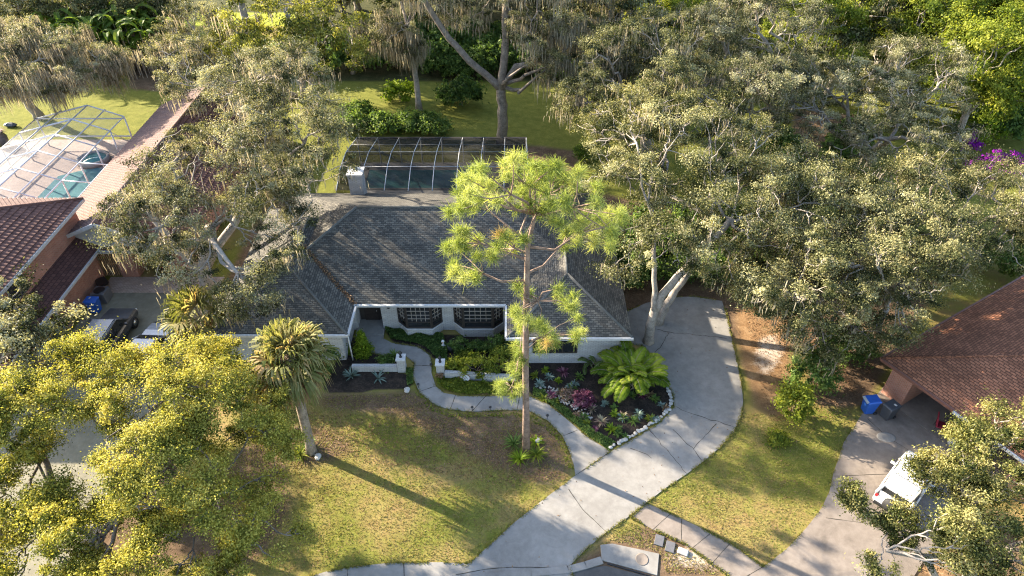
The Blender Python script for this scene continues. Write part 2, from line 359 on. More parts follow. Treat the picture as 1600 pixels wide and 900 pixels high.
I = np.arange(ny * nx).reshape(ny, nx); F = np.stack([I[:-1, :-1], I[:-1, 1:], I[1:, 1:], I[1:, :-1]], -1).reshape(-1, 4)
me.vertices.add(len(V)); me.vertices.foreach_set("co", V.astype(np.float32).ravel())
me.loops.add(F.size); me.loops.foreach_set("vertex_index", F.astype(np.int32).ravel())
me.polygons.add(len(F)); me.polygons.foreach_set("loop_start", np.arange(0, F.size, 4, dtype=np.int32)); me.polygons.foreach_set("loop_total", np.full(len(F), 4, np.int32))
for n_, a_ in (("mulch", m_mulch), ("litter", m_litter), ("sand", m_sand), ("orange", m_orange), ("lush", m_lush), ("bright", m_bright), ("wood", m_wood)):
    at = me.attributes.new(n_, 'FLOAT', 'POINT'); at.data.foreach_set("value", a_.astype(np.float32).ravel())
me.update()
def groundmat():
    m, nt, b = nm('lawn', .95, .1); co = coord(nt)
    att = lambda n: node(nt, "ShaderNodeAttribute", attribute_name=n).outputs["Fac"]
    big = noise(nt, co, .22, 5, .6, .5); mid = noise(nt, co, 1.3, 6, .7, .3); fine = noise(nt, co, 9, 5, .75); vf = noise(nt, co, 45, 3, .7)
    tex = mth(nt, 'ADD', mth(nt, 'MULTIPLY', mid, .4), mth(nt, 'ADD', mth(nt, 'MULTIPLY', fine, .35), mth(nt, 'MULTIPLY', vf, .25)))
    dry = ramp(nt, tex, [(.36, (.19, .125, .055)), (.5, (.30, .205, .088)), (.62, (.39, .285, .13))])
    grn = ramp(nt, tex, [(.36, (.075, .09, .015)), (.5, (.15, .155, .028)), (.62, (.225, .215, .05))])
    gf = mth(nt, 'ADD', mth(nt, 'ADD', mth(nt, 'MULTIPLY', big, 1.5), mth(nt, 'MULTIPLY', mid, 1.0)), mth(nt, 'MULTIPLY', fine, .6))
    gf = mth(nt, 'ADD', gf, mth(nt, 'MULTIPLY', att("lush"), .55))
    c = mixc(nt, ramp(nt, mth(nt, 'MULTIPLY', gf, .33), [(.40, (0, 0, 0)), (.56, (1, 1, 1))]), dry, grn)
    def lay(c, name, col, lo=.35, hi=.6, amp=.8):
        f = mth(nt, 'ADD', att(name), mth(nt, 'MULTIPLY', mth(nt, 'SUBTRACT', mth(nt, 'ADD', mth(nt, 'MULTIPLY', mid, .6), mth(nt, 'MULTIPLY', fine, .4)), .5), amp))
        f = mth(nt, 'MULTIPLY', mth(nt, 'SUBTRACT', f, lo), 1 / (hi - lo), True)
        return mixc(nt, f, c, col)
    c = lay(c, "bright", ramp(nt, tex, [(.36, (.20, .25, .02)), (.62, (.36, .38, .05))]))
    c = lay(c, "litter", ramp(nt, tex, [(.36, (.055, .038, .024)), (.5, (.13, .085, .052)), (.62, (.24, .165, .105))]), .3, .8, 1.3)
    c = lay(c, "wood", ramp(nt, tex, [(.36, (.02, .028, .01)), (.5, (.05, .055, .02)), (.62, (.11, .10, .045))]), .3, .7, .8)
    c = lay(c, "orange", ramp(nt, tex, [(.36, (.14, .075, .035)), (.5, (.25, .15, .075)), (.62, (.36, .25, .14))]), .3, .7, 1.2)
    c = lay(c, "sand", ramp(nt, tex, [(.38, (.28, .21, .15)), (.5, (.42, .34, .27)), (.62, (.56, .49, .42))]), .3, .75, 2.2)
    c = lay(c, "mulch", ramp(nt, tex, [(.36, (.006, .006, .006)), (.5, (.03, .024, .02)), (.64, (.10, .07, .05))]), .35, .55, .5)
    nt.links.new(c, b.inputs["Base Color"]); bump(nt, b, tex, .9, .08)
    return m
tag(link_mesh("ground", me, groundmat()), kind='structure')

# ---- paved sheets
def struct(name, mb, m): return tag(mb.build(name, m), kind='structure')
dv = struct("driveway", MB().prism(drive, -.1, .045), M['concrete'])
struct("walkway", MB().prism(walk, -.1, .055), M['concrete'])
struct("pavement", MB().prism(front_walk, -.1, .036), M['concrete'])
struct("sidewalk", MB().prism(side_walk, -.1, .04), M['concrete_old'])
dr = struct("neighbour_driveway", MB().prism(drive_r, -.1, .05), M['concrete_old'])
struct("side_driveway", MB().prism(drive_l, -.1, .04), M['concrete_tan'])
road = PL([(300, 918), (520, 920), (700, 912), (800, 898), (890, 893), (945, 884), (1030, 905), (1100, 935)])
road = road + [(30, 5), (30, -60), (-60, -60), (-60, 10)]
struct("road", MB().prism(road, -.1, .012), M['asphalt'])
kerb = MB()
kp = PL([(700, 911), (760, 903), (830, 896), (888, 891), (915, 884), (940, 876)])
for a, b in zip(kp, kp[1:]):
    d = Vector((b[0] - a[0], b[1] - a[1])); kerb.box(((a[0] + b[0]) / 2, (a[1] + b[1]) / 2, .03), (d.length + .02, .35, .09), math.atan2(d.y, d.x))
struct("kerb", kerb, M['concrete'])
def crack(pts, z, w=.035, seed=1, jag=.08):
    r = random.Random(seed); q = []
    for a, b in zip(pts, pts[1:]):
        n = max(2, int(math.dist(a, b) / .25))
        for i in range(n): t = i / n; q.append((a[0] + (b[0] - a[0]) * t + r.uniform(-jag, jag), a[1] + (b[1] - a[1]) * t + r.uniform(-jag, jag)))
    q.append(pts[-1]); mb = []
    for i in range(len(q) - 1):
        a, b = Vector(q[i]), Vector(q[i + 1]); d = (b - a).normalized(); n = Vector((-d.y, d.x)); w0 = w * r.uniform(.5, 1.3) / 2
        mb.append([(*(a - n * w0), z), (*(b - n * w0), z), (*(b + n * w0), z), (*(a + n * w0), z)])
    return mb
def cracks(name, lines, z, parent, w=.035, jag=.07):
    mb = MB()
    for k, l in enumerate(lines):
        for q in crack(PL(l), z + .0008 * k, w, k, jag): mb.poly(q)
    return mb.build(name, M['crack'], parent)
cracks("crack", [[(1056, 637), (1075, 645), (1110, 657), (1148, 669)], [(1015, 673), (1034, 695), (1052, 716), (1073, 741)], [(1118, 664), (1093, 690), (1083, 703)], [(1052, 672), (1080, 700), (1096, 720)],
                 [(985, 700), (1000, 706), (1018, 717)], [(1020, 515), (1045, 520), (1090, 524), (1135, 530)], [(1045, 520), (1035, 540), (1022, 552)]], .0500, dv, .032, .06)
cracks("control_joint", [[(888, 765), (910, 797), (945, 830)], [(897, 745), (953, 707)], [(712, 899), (760, 890), (800, 887), (888, 888)], [(985, 808), (1010, 787)]], .057, dv, .026, .008)
cracks("control_joint", [[(1355, 655), (1385, 683), (1420, 705)], [(1405, 590), (1440, 620), (1475, 650)], [(1302, 745), (1420, 740)], [(1290, 810), (1440, 830)]], .054, dr, .026, .008)
wj = MB()
for a, b in (((655, 613), (681, 604)), ((737, 644), (759, 620)), ((808, 641), (812, 620)), ((878, 683), (902, 673)), ((645, 572), (675, 572)), ((704, 640), (712, 618))):
    for q in crack(PL([a, b]), .0592, .035, 3, .006): wj.poly(q)
for a, b in (((1048, 803), (1020, 828)), ((1065, 811), (1064, 846)), ((1110, 834), (1080, 858)), ((1140, 850), (1112, 881)), ((1192, 886), (1150, 911))):
    for q in crack(PL([a, b]), .0442, .035, 4, .006): wj.poly(q)
for a, b in (((543, 888), (543, 905)), ((631, 880), (632, 905))):
    for q in crack(PL([a, b]), .0402, .035, 4, .006): wj.poly(q)
tag(wj.build("paving_joint", M['crack']), kind='structure')

# storm drain slab and meter covers
t = thing("drain_cover", "pale concrete storm drain slab with round lid beside the driveway mouth", "drain cover", (*PL([(985, 872)])[0], 0))
def local(mb_pts, o): return [(x - o.location.x, y - o.location.y) for x, y in mb_pts]
MB().prism(local(slab, t), -.1, .06).build("slab", M['concrete'], t, .02)
c_ = PL([(1003, 875)])[0]; MB().lathe((c_[0] - t.location.x, c_[1] - t.location.y, .055), [(.30, 0), (.31, .012), (.27, .016), (.25, .012)]).build("lid", M['concrete_old'], t)
a_, b_ = PL([(940, 878), (1027, 903)])
d_ = Vector((b_[0] - a_[0], b_[1] - a_[1]))
MB().box(((a_[0] + b_[0]) / 2 - t.location.x, (a_[1] + b_[1]) / 2 - t.location.y - .02, .02), (d_.length * .8, .05, .06), math.atan2(d_.y, d_.x)).build("inlet", M['black'], t)
for (px, py), lab in (((1030, 845), "larger dark grey utility box lid in the grass beside the sidewalk"), ((1047, 855), "smaller dark utility box lid nearest the white stone block")):
    q = P(px, py); o = MB().box((0, 0, .03), (.42, .55, .07), R(-20)).build("meter_cover", M['meter_grey'], None, .015); o.location = q; tag(o, lab, "meter cover", "utility lids by the sidewalk")
q = P(1067, 863); o = MB().box((0, 0, .06), (.5, .34, .1), R(-25)).build("stone_block", M['rock_white'], None, .05); o.location = q; tag(o, "flat white stone block lying in grass beside the sidewalk", "stone")

# ------------------------------------------------------------------ main house
def hip(mb, x0, x1, y0, y1, ze, p, ends=(True, True)):
    w, l = x1 - x0, y1 - y0; E = lambda x, y: (x, y, ze)
    if w >= l:
        h = l / 2; ym = (y0 + y1) / 2; a = (x0 + (h if ends[0] else 0), ym, ze + h * p); b = (x1 - (h if ends[1] else 0), ym, ze + h * p)
        fs = [[E(x0, y0), E(x1, y0), b, a], [E(x1, y1), E(x0, y1), a, b], [E(x0, y1), E(x0, y0), a], [E(x1, y0), E(x1, y1), b]]
    else:
        h = w / 2; xm = (x0 + x1) / 2; a = (xm, y0 + (h if ends[0] else 0), ze + h * p); b = (xm, y1 - (h if ends[1] else 0), ze + h * p)
        fs = [[E(x0, y1), E(x0, y0), a, b], [E(x1, y0), E(x1, y1), b, a], [E(x0, y0), E(x1, y0), a], [E(x1, y1), E(x0, y1), b]]
    for f in fs: mb.poly(f)
    mb.poly([E(x0, y1), E(x1, y1), E(x1, y0), E(x0, y0)])
    return a, b
def caps(mb, segs, r=.11):
    for a, b in segs: mb.tube([a, b], r, 6)
t = house = thing("ranch_house", "white brick ranch house with dark grey shingle hip roof behind the pine", "house")
rf = MB(); ZE = 2.66; PT = .46
a0, b0 = hip(rf, -16.4, 6.2, 31.0, 43.6, ZE, PT)
a1, b1 = hip(rf, -17.5, -9.5, 28.4, 41.5, ZE + .004, PT)
a2, b2 = hip(rf, -.3, 6.9, 28.15, 38, ZE + .002, .5)
roof = rf.build("roof", M['shingle'], t)
cp = MB(); E = lambda x, y: (x, y, ZE)
caps(cp, [(a0, b0), (a0, E(-16.4, 31.0 + .0)), (b0, E(6.2, 43.6)), (a1, b1), (a1, E(-17.5, 28.4)), (a1, E(-9.5, 28.4)), (a2, b2), (a2, E(-.3, 28.15)), (a2, E(6.9, 28.15)), (b2, E(6.9, 38))], .09)
cp.build("ridge_cap", M['ridge_cap'], roof)
wl = MB()
wl.prism([(-16, 31.6), (-9.75, 31.6), (-9.75, 32.5), (-8.15, 32.5), (-8.15, 31.6), (5.7, 31.6), (5.7, 43), (-16, 43)], 0, ZE - .02)
wl.prism([(-17, 28.95), (-10.03, 28.95), (-10.03, 41), (-17, 41)], 0, ZE - .024)
wl.prism([(.2, 28.7), (6.4, 28.7), (6.4, 37.5), (.2, 37.5)], 0, ZE - .028)
wl.build("wall", M['white_brick'], t)
g = MB()
for x0, x1, y in ((-9.56, -.36, 30.95), (-17.56, -9.44, 28.34), (-.36, 6.96, 28.09)): g.box(((x0 + x1) / 2, y, ZE - .04), (x1 - x0, .12, .15))
g.box((-9.44, 29.68, ZE - .04), (.12, 2.55, .15)); g.box((-.36, 29.55, ZE - .04), (.12, 2.75, .15)); 
for x, y in ((-9.62, 28.85), (6.45, 28.62)): g.tube([(x, y, ZE - .1), (x, y, .1)], .045, 6)
g.build("gutter", M['white_paint'], t)
# door
d = MB().box((-8.95, 32.44, 1.08), (1.5, .08, 2.16)).build("door_surround", M['dark_frame'], t)
dd = MB().box((-8.95, 32.38, 1.05), (.95, .05, 2.05))
for k in range(3): dd.box((-8.95, 32.35, .45 + k * .62), (.7, .03, .45))
dd = dd.build("door", M['wood_dark'], t, .01)
MB().lathe((-8.6, 32.3, 1.0), [(.03, -.05), (.045, 0), (.03, .05)], 8).build("handle", M['chrome'], dd)
MB().box((-8.95, 31.75, .09), (1.75, 1.5, .18)).build("porch_step", M['concrete'], t, .01)
# bay windows
for x0, x1 in ((-7.15, -4.35), (-3.65, -.55)):
    i = .62; yb, yf = 31.6, 30.98
    bay = MB().prism([(x0, yb + .02), (x0 + i, yf), (x1 - i, yf), (x1, yb + .02)], 0, .62).build("bay_base", M['white_brick'], t)
    MB().prism([(x0 - .05, yb + .02), (x0 + i - .03, yf - .06), (x1 - i + .03, yf - .06), (x1 + .05, yb + .02)], .62, .70).build("sill", M['white_paint'], bay)
    bw = MB().prism([(x0 + .08, yb + .02), (x0 + i + .03, yf + .06), (x1 - i - .03, yf + .06), (x1 - .08, yb + .02)], .70, 2.55).build("bay_window", M['glass'], t)
    fr = MB(); mu = MB()
    segs = [((x0 + .05, yb), (x0 + i, yf + .04)), ((x0 + i, yf + .04), (x1 - i, yf + .04)), ((x1 - i, yf + .04), (x1 - .05, yb))]
    for k, (a, b) in enumerate(segs):
        a, b = Vector((*a, 0)), Vector((*b, 0)); L = (b - a).length; an = math.atan2(b.y - a.y, b.x - a.x); mid = (a + b) / 2
        for z, h_ in ((.76, .12), (1.22, .06), (2.5, .14)): fr.box((mid.x, mid.y, z), (L, .07, h_), an)
        for s_ in (0, 1): q = a + (b - a) * (.03 + .94 * s_); fr.box((q.x, q.y, 1.62), (.09, .085, 1.8), an)
        nn = 5 if k == 1 else 3
        for j in range(1, nn): q = a + (b - a) * (.05 + .9 * j / nn); mu.box((q.x, q.y, 1.87), (.028, .05, 1.16), an)
        for z in (1.50, 1.80, 2.12): mu.box((mid.x, mid.y, z), (L * .92, .056, .028), an)
    fr.build("frame", M['dark_frame'], bw); mu.build("muntin", M['muntin'], bw)
# front window of right wing
w = MB().box((2.55, 28.68, 1.55), (2.5, .06, 1.1)).build("window", M['glass'], t)
fr = MB()
for z in (1.0, 2.1): fr.box((2.55, 28.64, z), (2.64, .1, .09))
for x in (1.27, 2.1, 2.98, 3.83): fr.box((x, 28.645, 1.55), (.08, .1, 1.1))
fr.build("frame", M['dark_frame'], w)
# coach light on wall by door and wall iron decoration
MB().lathe((-7.62, 31.5, 2.05), [(.03, -.16), (.09, -.1), (.07, .12), (.02, .2)], 8).build("wall_lantern", M['black'], t)
# chimney at the back slope
ch = MB().box((-11.35, 43.3, 2.3), (1.0, 1.0, 4.6)); ch.build("chimney", M['white_brick'], roof)
MB().box((-11.35, 43.3, 4.66), (1.16, 1.16, .12)).build("chimney_cap", M['white_paint'], roof)
# ------------------------------------------------------------------ screened pool behind the house
q_ = [(-13.2, 44.2), (1.2, 44.2), (1.2, 52.8), (-13.2, 52.8)]
struct("pool_deck", MB().prism(q_, -.1, .03), M['deck_grey'])
pool = [(-12.4, 48.4), (-2.8, 48.4), (-2.0, 50), (-2.8, 51.6), (-12.4, 51.6)]
struct("pool_water", MB().prism(pool, -.1, .036), M['water'])
cop = MB()
for a, b in zip(pool, pool[1:] + pool[:1]):
    d_ = Vector((b[0] - a[0], b[1] - a[1])); cop.box(((a[0] + b[0]) / 2, (a[1] + b[1]) / 2, .045), (d_.length + .25, .28, .05), math.atan2(d_.y, d_.x))
struct("pool_edge", cop, M['deck_grey'])
t = thing("pool_cage", "flat white ribbed pool cage with dark screen behind the grey roofed house", "pool enclosure")
fr = MB(); prof = [(44.0, 2.62), (46.3, 3.35), (48.6, 3.35), (52.7, 2.45)]
xs = [-13.2 + 1.8 * k for k in range(9)]
for x in xs:
    rb = MB()
    for (ya, za), (yb, zb) in zip(prof, prof[1:]): rb.tube([(x, ya, za), (x, yb, zb)], .05, 4)
    rb.tube([(x, 52.7, 2.45), (x, 52.7, 0)], .05, 4)
    rb.build("rib", M['white_alu'], t)
for y, z in prof[1:3]: MB().tube([(xs[0], y, z + .003), (xs[-1], y, z + .003)], .035, 4).build("purlin", M['white_alu'], t)
MB().tube([(xs[0], 50.65, 2.9), (xs[-1], 50.65, 2.9)], .03, 4).build("purlin", M['white_alu'], t)
MB().box(((xs[0] + xs[-1]) / 2, 52.72, 2.42), (xs[-1] - xs[0] + .1, .1, .16)).build("eave_beam", M['dark_frame'], t)
MB().box(((xs[0] + xs[-1]) / 2, 52.7, .9), (xs[-1] - xs[0], .06, .06)).build("chair_rail", M['dark_frame'], t)
sc_ = MB()
for (ya, za), (yb, zb) in zip(prof, prof[1:]): sc_.poly([(xs[0], ya, za + .03), (xs[-1], ya, za + .03), (xs[-1], yb, zb + .03), (xs[0], yb, zb + .03)])
sc_.poly([(xs[0], 52.74, 0), (xs[-1], 52.74, 0), (xs[-1], 52.74, 2.4), (xs[0], 52.74, 2.4)])
for x in (xs[0] - .06, xs[-1] + .06): sc_.poly([(x, y, z) for y, z in prof] + [(x, 52.7, .0), (x, 44, 0)])
sc_.build("screen", M['screen_dark'], t)

# ------------------------------------------------------------------ barrel tile slope as real geometry, clipped to its outline
def tiles(pts, name, m, parent, tile=.30, row=.36, amp=.055):
    pts = [Vector(p) for p in pts]; n = (pts[1] - pts[0]).cross(pts[2] - pts[0]).normalized()
    if n.z < 0: n = -n; pts = pts[::-1]
    u = Vector((0, 0, 1)).cross(n).normalized(); w = n.cross(u); o = pts[0]
    us = [(p - o).dot(u) for p in pts]; ws = [(p - o).dot(w) for p in pts]
    U = np.arange(min(us), max(us) + .05, tile / 6); Wr = np.arange(min(ws) - row, max(ws) + row, row)
    W2 = np.repeat(Wr, 2); W2[1::2] += row * .97; ht = np.tile([1.0, 0.0], len(Wr)) * .045
    UU, WW = np.meshgrid(U, W2); HH = amp * np.abs(np.cos(UU * math.pi / tile)) ** .8 + ht[:, None]
    V = np.array(o)[None, None] + UU[..., None] * np.array(u) + WW[..., None] * np.array(w) + HH[..., None] * np.array(n)
    bm = bmesh.new(); g = [[bm.verts.new(x) for x in r] for r in V.tolist()]
    for i in range(len(g) - 1):
        for j in range(len(U) - 1): bm.faces.new((g[i][j], g[i][j + 1], g[i + 1][j + 1], g[i + 1][j]))
    for a, b in zip(pts, pts[1:] + pts[:1]):
        pn = (b - a).cross(n)
        bmesh.ops.bisect_plane(bm, geom=bm.verts[:] + bm.edges[:] + bm.faces[:], plane_co=a, plane_no=pn, clear_outer=True)
    me = bpy.data.meshes.new(name); bm.to_mesh(me); bm.free()
    return link_mesh(name, me, m, parent)

# ------------------------------------------------------------------ left neighbour: two storey tiled brick house with a long wing
t = thing("brick_house", "two storey red brick house with brown barrel tile roofs and open garage", "house")
MB().prism([(-41, 28.2), (-29.0, 28.2), (-29.0, 38.0), (-41, 38.0)], 0, 5.35).build("wall", M['red_brick'], t)
MB().prism([(-29.0, 26.5), (-28.25, 26.5), (-28.25, 30.2), (-28.45, 30.2), (-28.45, 26.7), (-29.0, 26.7)], 0, 2.5).build("garage_wall", M['red_brick'], t)
MB().prism([(-29.02, 31.4), (-28.25, 31.4), (-28.25, 36.8), (-29.02, 36.8)], 0, 2.55).build("garage_wall", M['red_brick'], t)
MB().box((-28.6, 29.0, 2.38), (.6, 5, .3)).build("door_header", M['white_paint'], t)
jm = MB()
for y in (30.2, 31.35): jm.box((-28.22, y, 1.1), (.1, .12, 2.25))
jm.build("door_jamb", M['white_paint'], t)
MB().box((-28.98, 30.8, 1.1), (.06, 1.1, 2.2)).build("garage_opening", M['interior'], t)
rf = MB(); rfo = None
x0, x1, y0, y1, ze, p = -42.0, -28.45, 27.7, 38.5, 5.4, .42
h_ = (y1 - y0) / 2; ra, rb_ = (x0 + h_, (y0 + y1) / 2, ze + h_ * p), (x1 - h_, (y0 + y1) / 2, ze + h_ * p)
roof = MB().poly([(x0, y1, ze - .05), (x1, y1, ze - .05), (x1, y0, ze - .05), (x0, y0, ze - .05)]).build("roof", M['tile_dark'], t)
E5 = lambda x, y: (x, y, ze)
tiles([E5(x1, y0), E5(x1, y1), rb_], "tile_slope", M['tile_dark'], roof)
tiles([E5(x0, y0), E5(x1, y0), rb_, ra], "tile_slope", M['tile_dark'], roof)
tiles([E5(x1, y1), E5(x0, y1), ra, rb_], "tile_slope", M['tile_sunlit'], roof)
cp = MB()
for a, b in ((ra, rb_), (rb_, E5(x1, y1)), (rb_, E5(x1, y0))): cp.tube([a, b], .14, 6)
cp.build("hip_cap", M['tile_dark'], roof)
MB().box((x1 + .03, (y0 + y1) / 2, ze - .06), (.1, y1 - y0, .2)).box(((x0 + x1) / 2, y1 + .03, ze - .06), (x1 - x0, .1, .2)).build("fascia", M['white_paint'], t)
w = MB().box((-28.97, 30.6, 4.35), (.08, 1.5, 1.2)).build("window", M['glass'], t)
fr = MB()
for z in (3.75, 4.95): fr.box((-28.95, 30.6, z), (.1, 1.6, .1))
for y in (29.83, 30.6, 31.37): fr.box((-28.94, y, 4.35), (.1, .07, 1.2))
fr.build("frame", M['interior'], w)
# pent roof over garage
pr = MB().poly([(-29.0, 26.3, 3.42), (-29.0, 37.3, 3.42), (-27.62, 37.3, 2.68), (-27.62, 26.3, 2.68)][::-1]).poly([(-29.0, 26.3, 3.32), (-29.0, 37.3, 3.32), (-27.62, 37.3, 2.58), (-27.62, 26.3, 2.58)])
M['tile_flat'] = brickmat('flat_tile', (.075, .038, .034), (.12, .06, .052), (.04, .022, .02), .3, .22, .02, .85, .9, .25)
prp = pr.build("pent_roof", M['tile_flat'], t)
MB().box((-27.57, 31.8, 2.62), (.12, 11, .16)).build("gutter", M['white_paint'], prp)
# long wing
wx0, wx1, wy0, wy1, wz = -32.0, -21.9, 36.3, 58.5, 2.66
MB().prism([(-31.4, 36.95), (-28.4, 36.95), (-28.4, 37.2), (-27.1, 37.2), (-27.1, 36.95), (-25.9, 36.95), (-25.9, 40.5), (-23.7, 40.5), (-23.7, 36.95), (-22.4, 36.95), (-22.4, 58), (-31.4, 58)], 0, wz - .05).build("wing_wall", M['red_brick'], t)
MB().box((-27.75, 37.17, 1.1), (1.3, .04, 2.1)).build("gate_recess", M['interior'], t)
gt = MB()
for k in range(9): gt.box((-28.3 + k * .137, 37.05, 1.05), (.05, .05, 2.0))
gt.box((-27.75, 37.05, 1.1), (1.3, .06, .08)); gt.box((-27.75, 37.05, 2.08), (1.3, .06, .08)); gt.box((-27.75, 37.0, 1.05), (.06, .04, 2.2), 0, 0, 0, R(28))
gt.build("gate", M['wood'], t)
xm = (wx0 + wx1) / 2; hr = (wx1 - wx0) / 2 * .44
wr = MB().poly([(wx0, wy0, wz - .03), (wx0, wy1, wz - .03), (wx1, wy1, wz - .03), (wx1, wy0, wz - .03)]).build("wing_roof", M['tile_dark'], t)
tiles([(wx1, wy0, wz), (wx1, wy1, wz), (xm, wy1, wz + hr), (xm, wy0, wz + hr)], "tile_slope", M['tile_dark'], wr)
tiles([(wx0, wy1, wz), (wx0, wy0, wz), (xm, wy0, wz + hr), (xm, wy1, wz + hr)], "tile_slope", M['tile_sunlit'], wr)
MB().tube([(xm, wy0, wz + hr), (xm, wy1, wz + hr)], .16, 6).build("ridge_cap", M['tile_sunlit'], wr)
MB().poly([(wx0 + .4, wy0 + .62, wz), (wx1 - .4, wy0 + .62, wz), (xm, wy0 + .62, wz + hr - .17)]).build("gable", M['white_paint'], t)
bb = MB()
for xe in (wx0, wx1):
    an = math.atan2(hr, xm - xe); L = math.hypot(hr, xm - xe)
    bb.box(((xe + xm) / 2, wy0 - .04, wz + hr / 2 - .03), (L, .08, .24), 0, 0, 0, -math.atan2(hr, (xm - xe)))
bb.box((xm, wy0 + .1, wz - .08), (wx1 - wx0, .14, .16)); bb.build("bargeboard", M['white_paint'], t)
q_ = MB().prism([(-27.9, 35.2), (-20.0, 35.2), (-20.0, 36.9), (-27.9, 36.9)], -.05, .052); struct("paver_strip", q_, M['paver'])
# neighbour pool and gabled cage
struct("pink_pool_deck", MB().prism([(-46, 38.6), (-32, 38.6), (-32, 57), (-46, 57)], -.1, .03), M['deck_pink'])
struct("neighbour_pool_water", MB().prism([(-38.5, 41), (-33.2, 41), (-33.2, 50.5), (-36, 52), (-38.5, 50.5)], -.1, .036), M['water_pale'])
t = thing("pool_cage", "gabled white framed pool cage with pale screen over turquoise pool", "pool enclosure")
xl, xr_, xg = -42.0, -34.2, -37.0; ze, zr = 2.7, 3.95
ysb = [39.6, 42.3, 45.0, 47.7, 50.4, 53.1, 55.8]
for y in ysb:
    rb = MB()
    for a, b in (((xl, y, 0), (xl, y, ze)), ((xl, y, ze), (xg, y, zr)), ((xg, y, zr), (xr_, y, ze + .2)), ((xr_, y, ze + .2), (xr_, y, 0))): rb.tube([a, b], .075, 4)
    if y < 48: rb.tube([(xr_, y, ze + .2), (-32.0, y, ze + .02)], .055, 4)
    rb.build("rib", M['white_alu'], t)
for a, b in (((xg, ysb[0], zr), (xg, ysb[-1], zr)), ((xl, ysb[0], ze), (xl, ysb[-1], ze)), ((xr_, ysb[0], ze + .2), (xr_, ysb[-1], ze + .2)), ((-39.5, ysb[0], 3.48), (-39.5, ysb[-1], 3.48)), ((xl, ysb[0], 1), (xl, ysb[-1], 1)), ((xl, ysb[-1], 1), (xr_, ysb[-1], 1)), ((xl, ysb[-1], ze), (xr_, ysb[-1], ze)), ((-35.6, ysb[0], 3.55), (-35.6, ysb[-1], 3.55)), ((-32, 39.6, ze + .02), (-32, 47.7, ze + .02))):
    MB().tube([a, b], .07, 4).build("purlin", M['white_alu'], t)
br = MB()
for ya, yb in ((50.4, 53.1), (53.1, 55.8)): br.tube([(xr_, ya, ze + .1), (xr_, yb, .1)], .03, 4)
br.build("brace", M['white_alu'], t)
sc_ = MB()
sc_.poly([(xl, ysb[0], ze + .04), (xg, ysb[0], zr + .04), (xg, ysb[-1], zr + .04), (xl, ysb[-1], ze + .04)]).poly([(xr_, ysb[0], ze + .24), (xg, ysb[0], zr + .04), (xg, ysb[-1], zr + .04), (xr_, ysb[-1], ze + .24)])
sc_.poly([(xl - .05, ysb[0], 0), (xl - .05, ysb[-1], 0), (xl - .05, ysb[-1], ze), (xl - .05, ysb[0], ze)])
sc_.build("screen", M['screen_pale'], t)
t = thing("sun_lounger", "tan cushioned sun lounger on the pink pool deck", "lounger", (-39.6, 43.3, .03), R(15))
MB().box((0, -.25, .35), (.65, 1.3, .12)).box((0, .62, .55), (.65, .7, .12), 0, 0, R(35)).build("cushion", M['cushion'], t, .04)
fr = MB().box((0, 0, .26), (.7, 1.95, .06))
fr.build("frame", M['white_alu'], t)
for x in (-.3, .3):
    for y in (-.85, .8): MB().box((x, y, .12), (.05, .05, .24)).build("leg", M['white_alu'], t)
t = thing("rim_spa", "low raised stone spa rim beside the turquoise pool", "spa", (-36.6, 53.0, .03)); MB().lathe((0, 0, 0), [(1.35, 0), (1.35, .4), (1.1, .42), (1.05, .1)], 18).build("rim", M['deck_grey'], t); MB().lathe((0, 0, 0), [(1.06, .1), (1.06, .3), (.001, .301)], 18).build("spa_water", M['water'], t)

# ------------------------------------------------------------------ right neighbour: hipped brown roof
ang = R(31); corner = Vector((20.5, 26.5))
t = thing("brown_roof_house", "low house with reddish brown hip roof and open garage at right edge", "house", (corner.x, corner.y, 0), ang)
# local x runs north-east along the eave, local -y runs towards the garage front
rf = MB(); LX, LY = 19.0, 13.5
a, b = hip(rf, 0, LX, -LY, 0, 2.7, .40)
roof = rf.build("roof", M['roof_brown'], t); cp = MB()
caps(cp, [(a, b), (a, (0, 0, 2.7)), (a, (0, -LY, 2.7)), (b, (LX, 0, 2.7))], .08); cp.build("ridge_cap", M['roof_brown'], roof)
MB().prism([(.6, -.55), (LX - .6, -.55), (LX - .6, -LY + .6), (.6, -LY + .6), (.6, -7.6), (5.5, -7.6), (5.5, -1.8), (.6, -1.8)], 0, 2.62).build("wall", M['red_brick'], t)
MB().box((3, -4.7, .03), (5.2, 5.8, .06)).build("garage_slab", M['concrete_old'], t)
fa = MB().box((-.04, -LY / 2, 2.62), (.1, LY, .17)).box((LX / 2, .04, 2.62), (LX, .1, .17)); fa.build("fascia", M['brown_mark'], t)
MB().box((-.13, -6.6, 2.63), (.1, 4.6, .14)).build("gutter", M['white_paint'], t)  # white only along the sunlit stretch: light painted as a short gutter piece
MB().box((.66, -4.7, 2.42), (.12, 5.6, .3)).build("garage_header", M['white_paint'], t)
def wpt(o, x, y, z=0): return o.matrix_basis @ Vector((x, y, z))
q = wpt(t, .9, -3.9, .06); c_ = thing("camp_chair", "dark red folding cloth chair standing in the open garage", "chair", q, ang + R(30))
MB().box((0, 0, .42), (.55, .5, .06)).box((0, .26, .75), (.55, .06, .65), 0, 0, R(-12)).build("cloth", M['red_cloth'], c_, .02)
for x in (-.25, .25):
    for y in (-.22, .22): MB().tube([(x, y, 0), (x, y, .42)], .015, 5).build("leg", M['black'], c_)
q = wpt(t, .75, -4.9, .06); c_ = thing("storage_tub", "white lidded storage tub inside the garage beside red chair", "tub", q, ang)
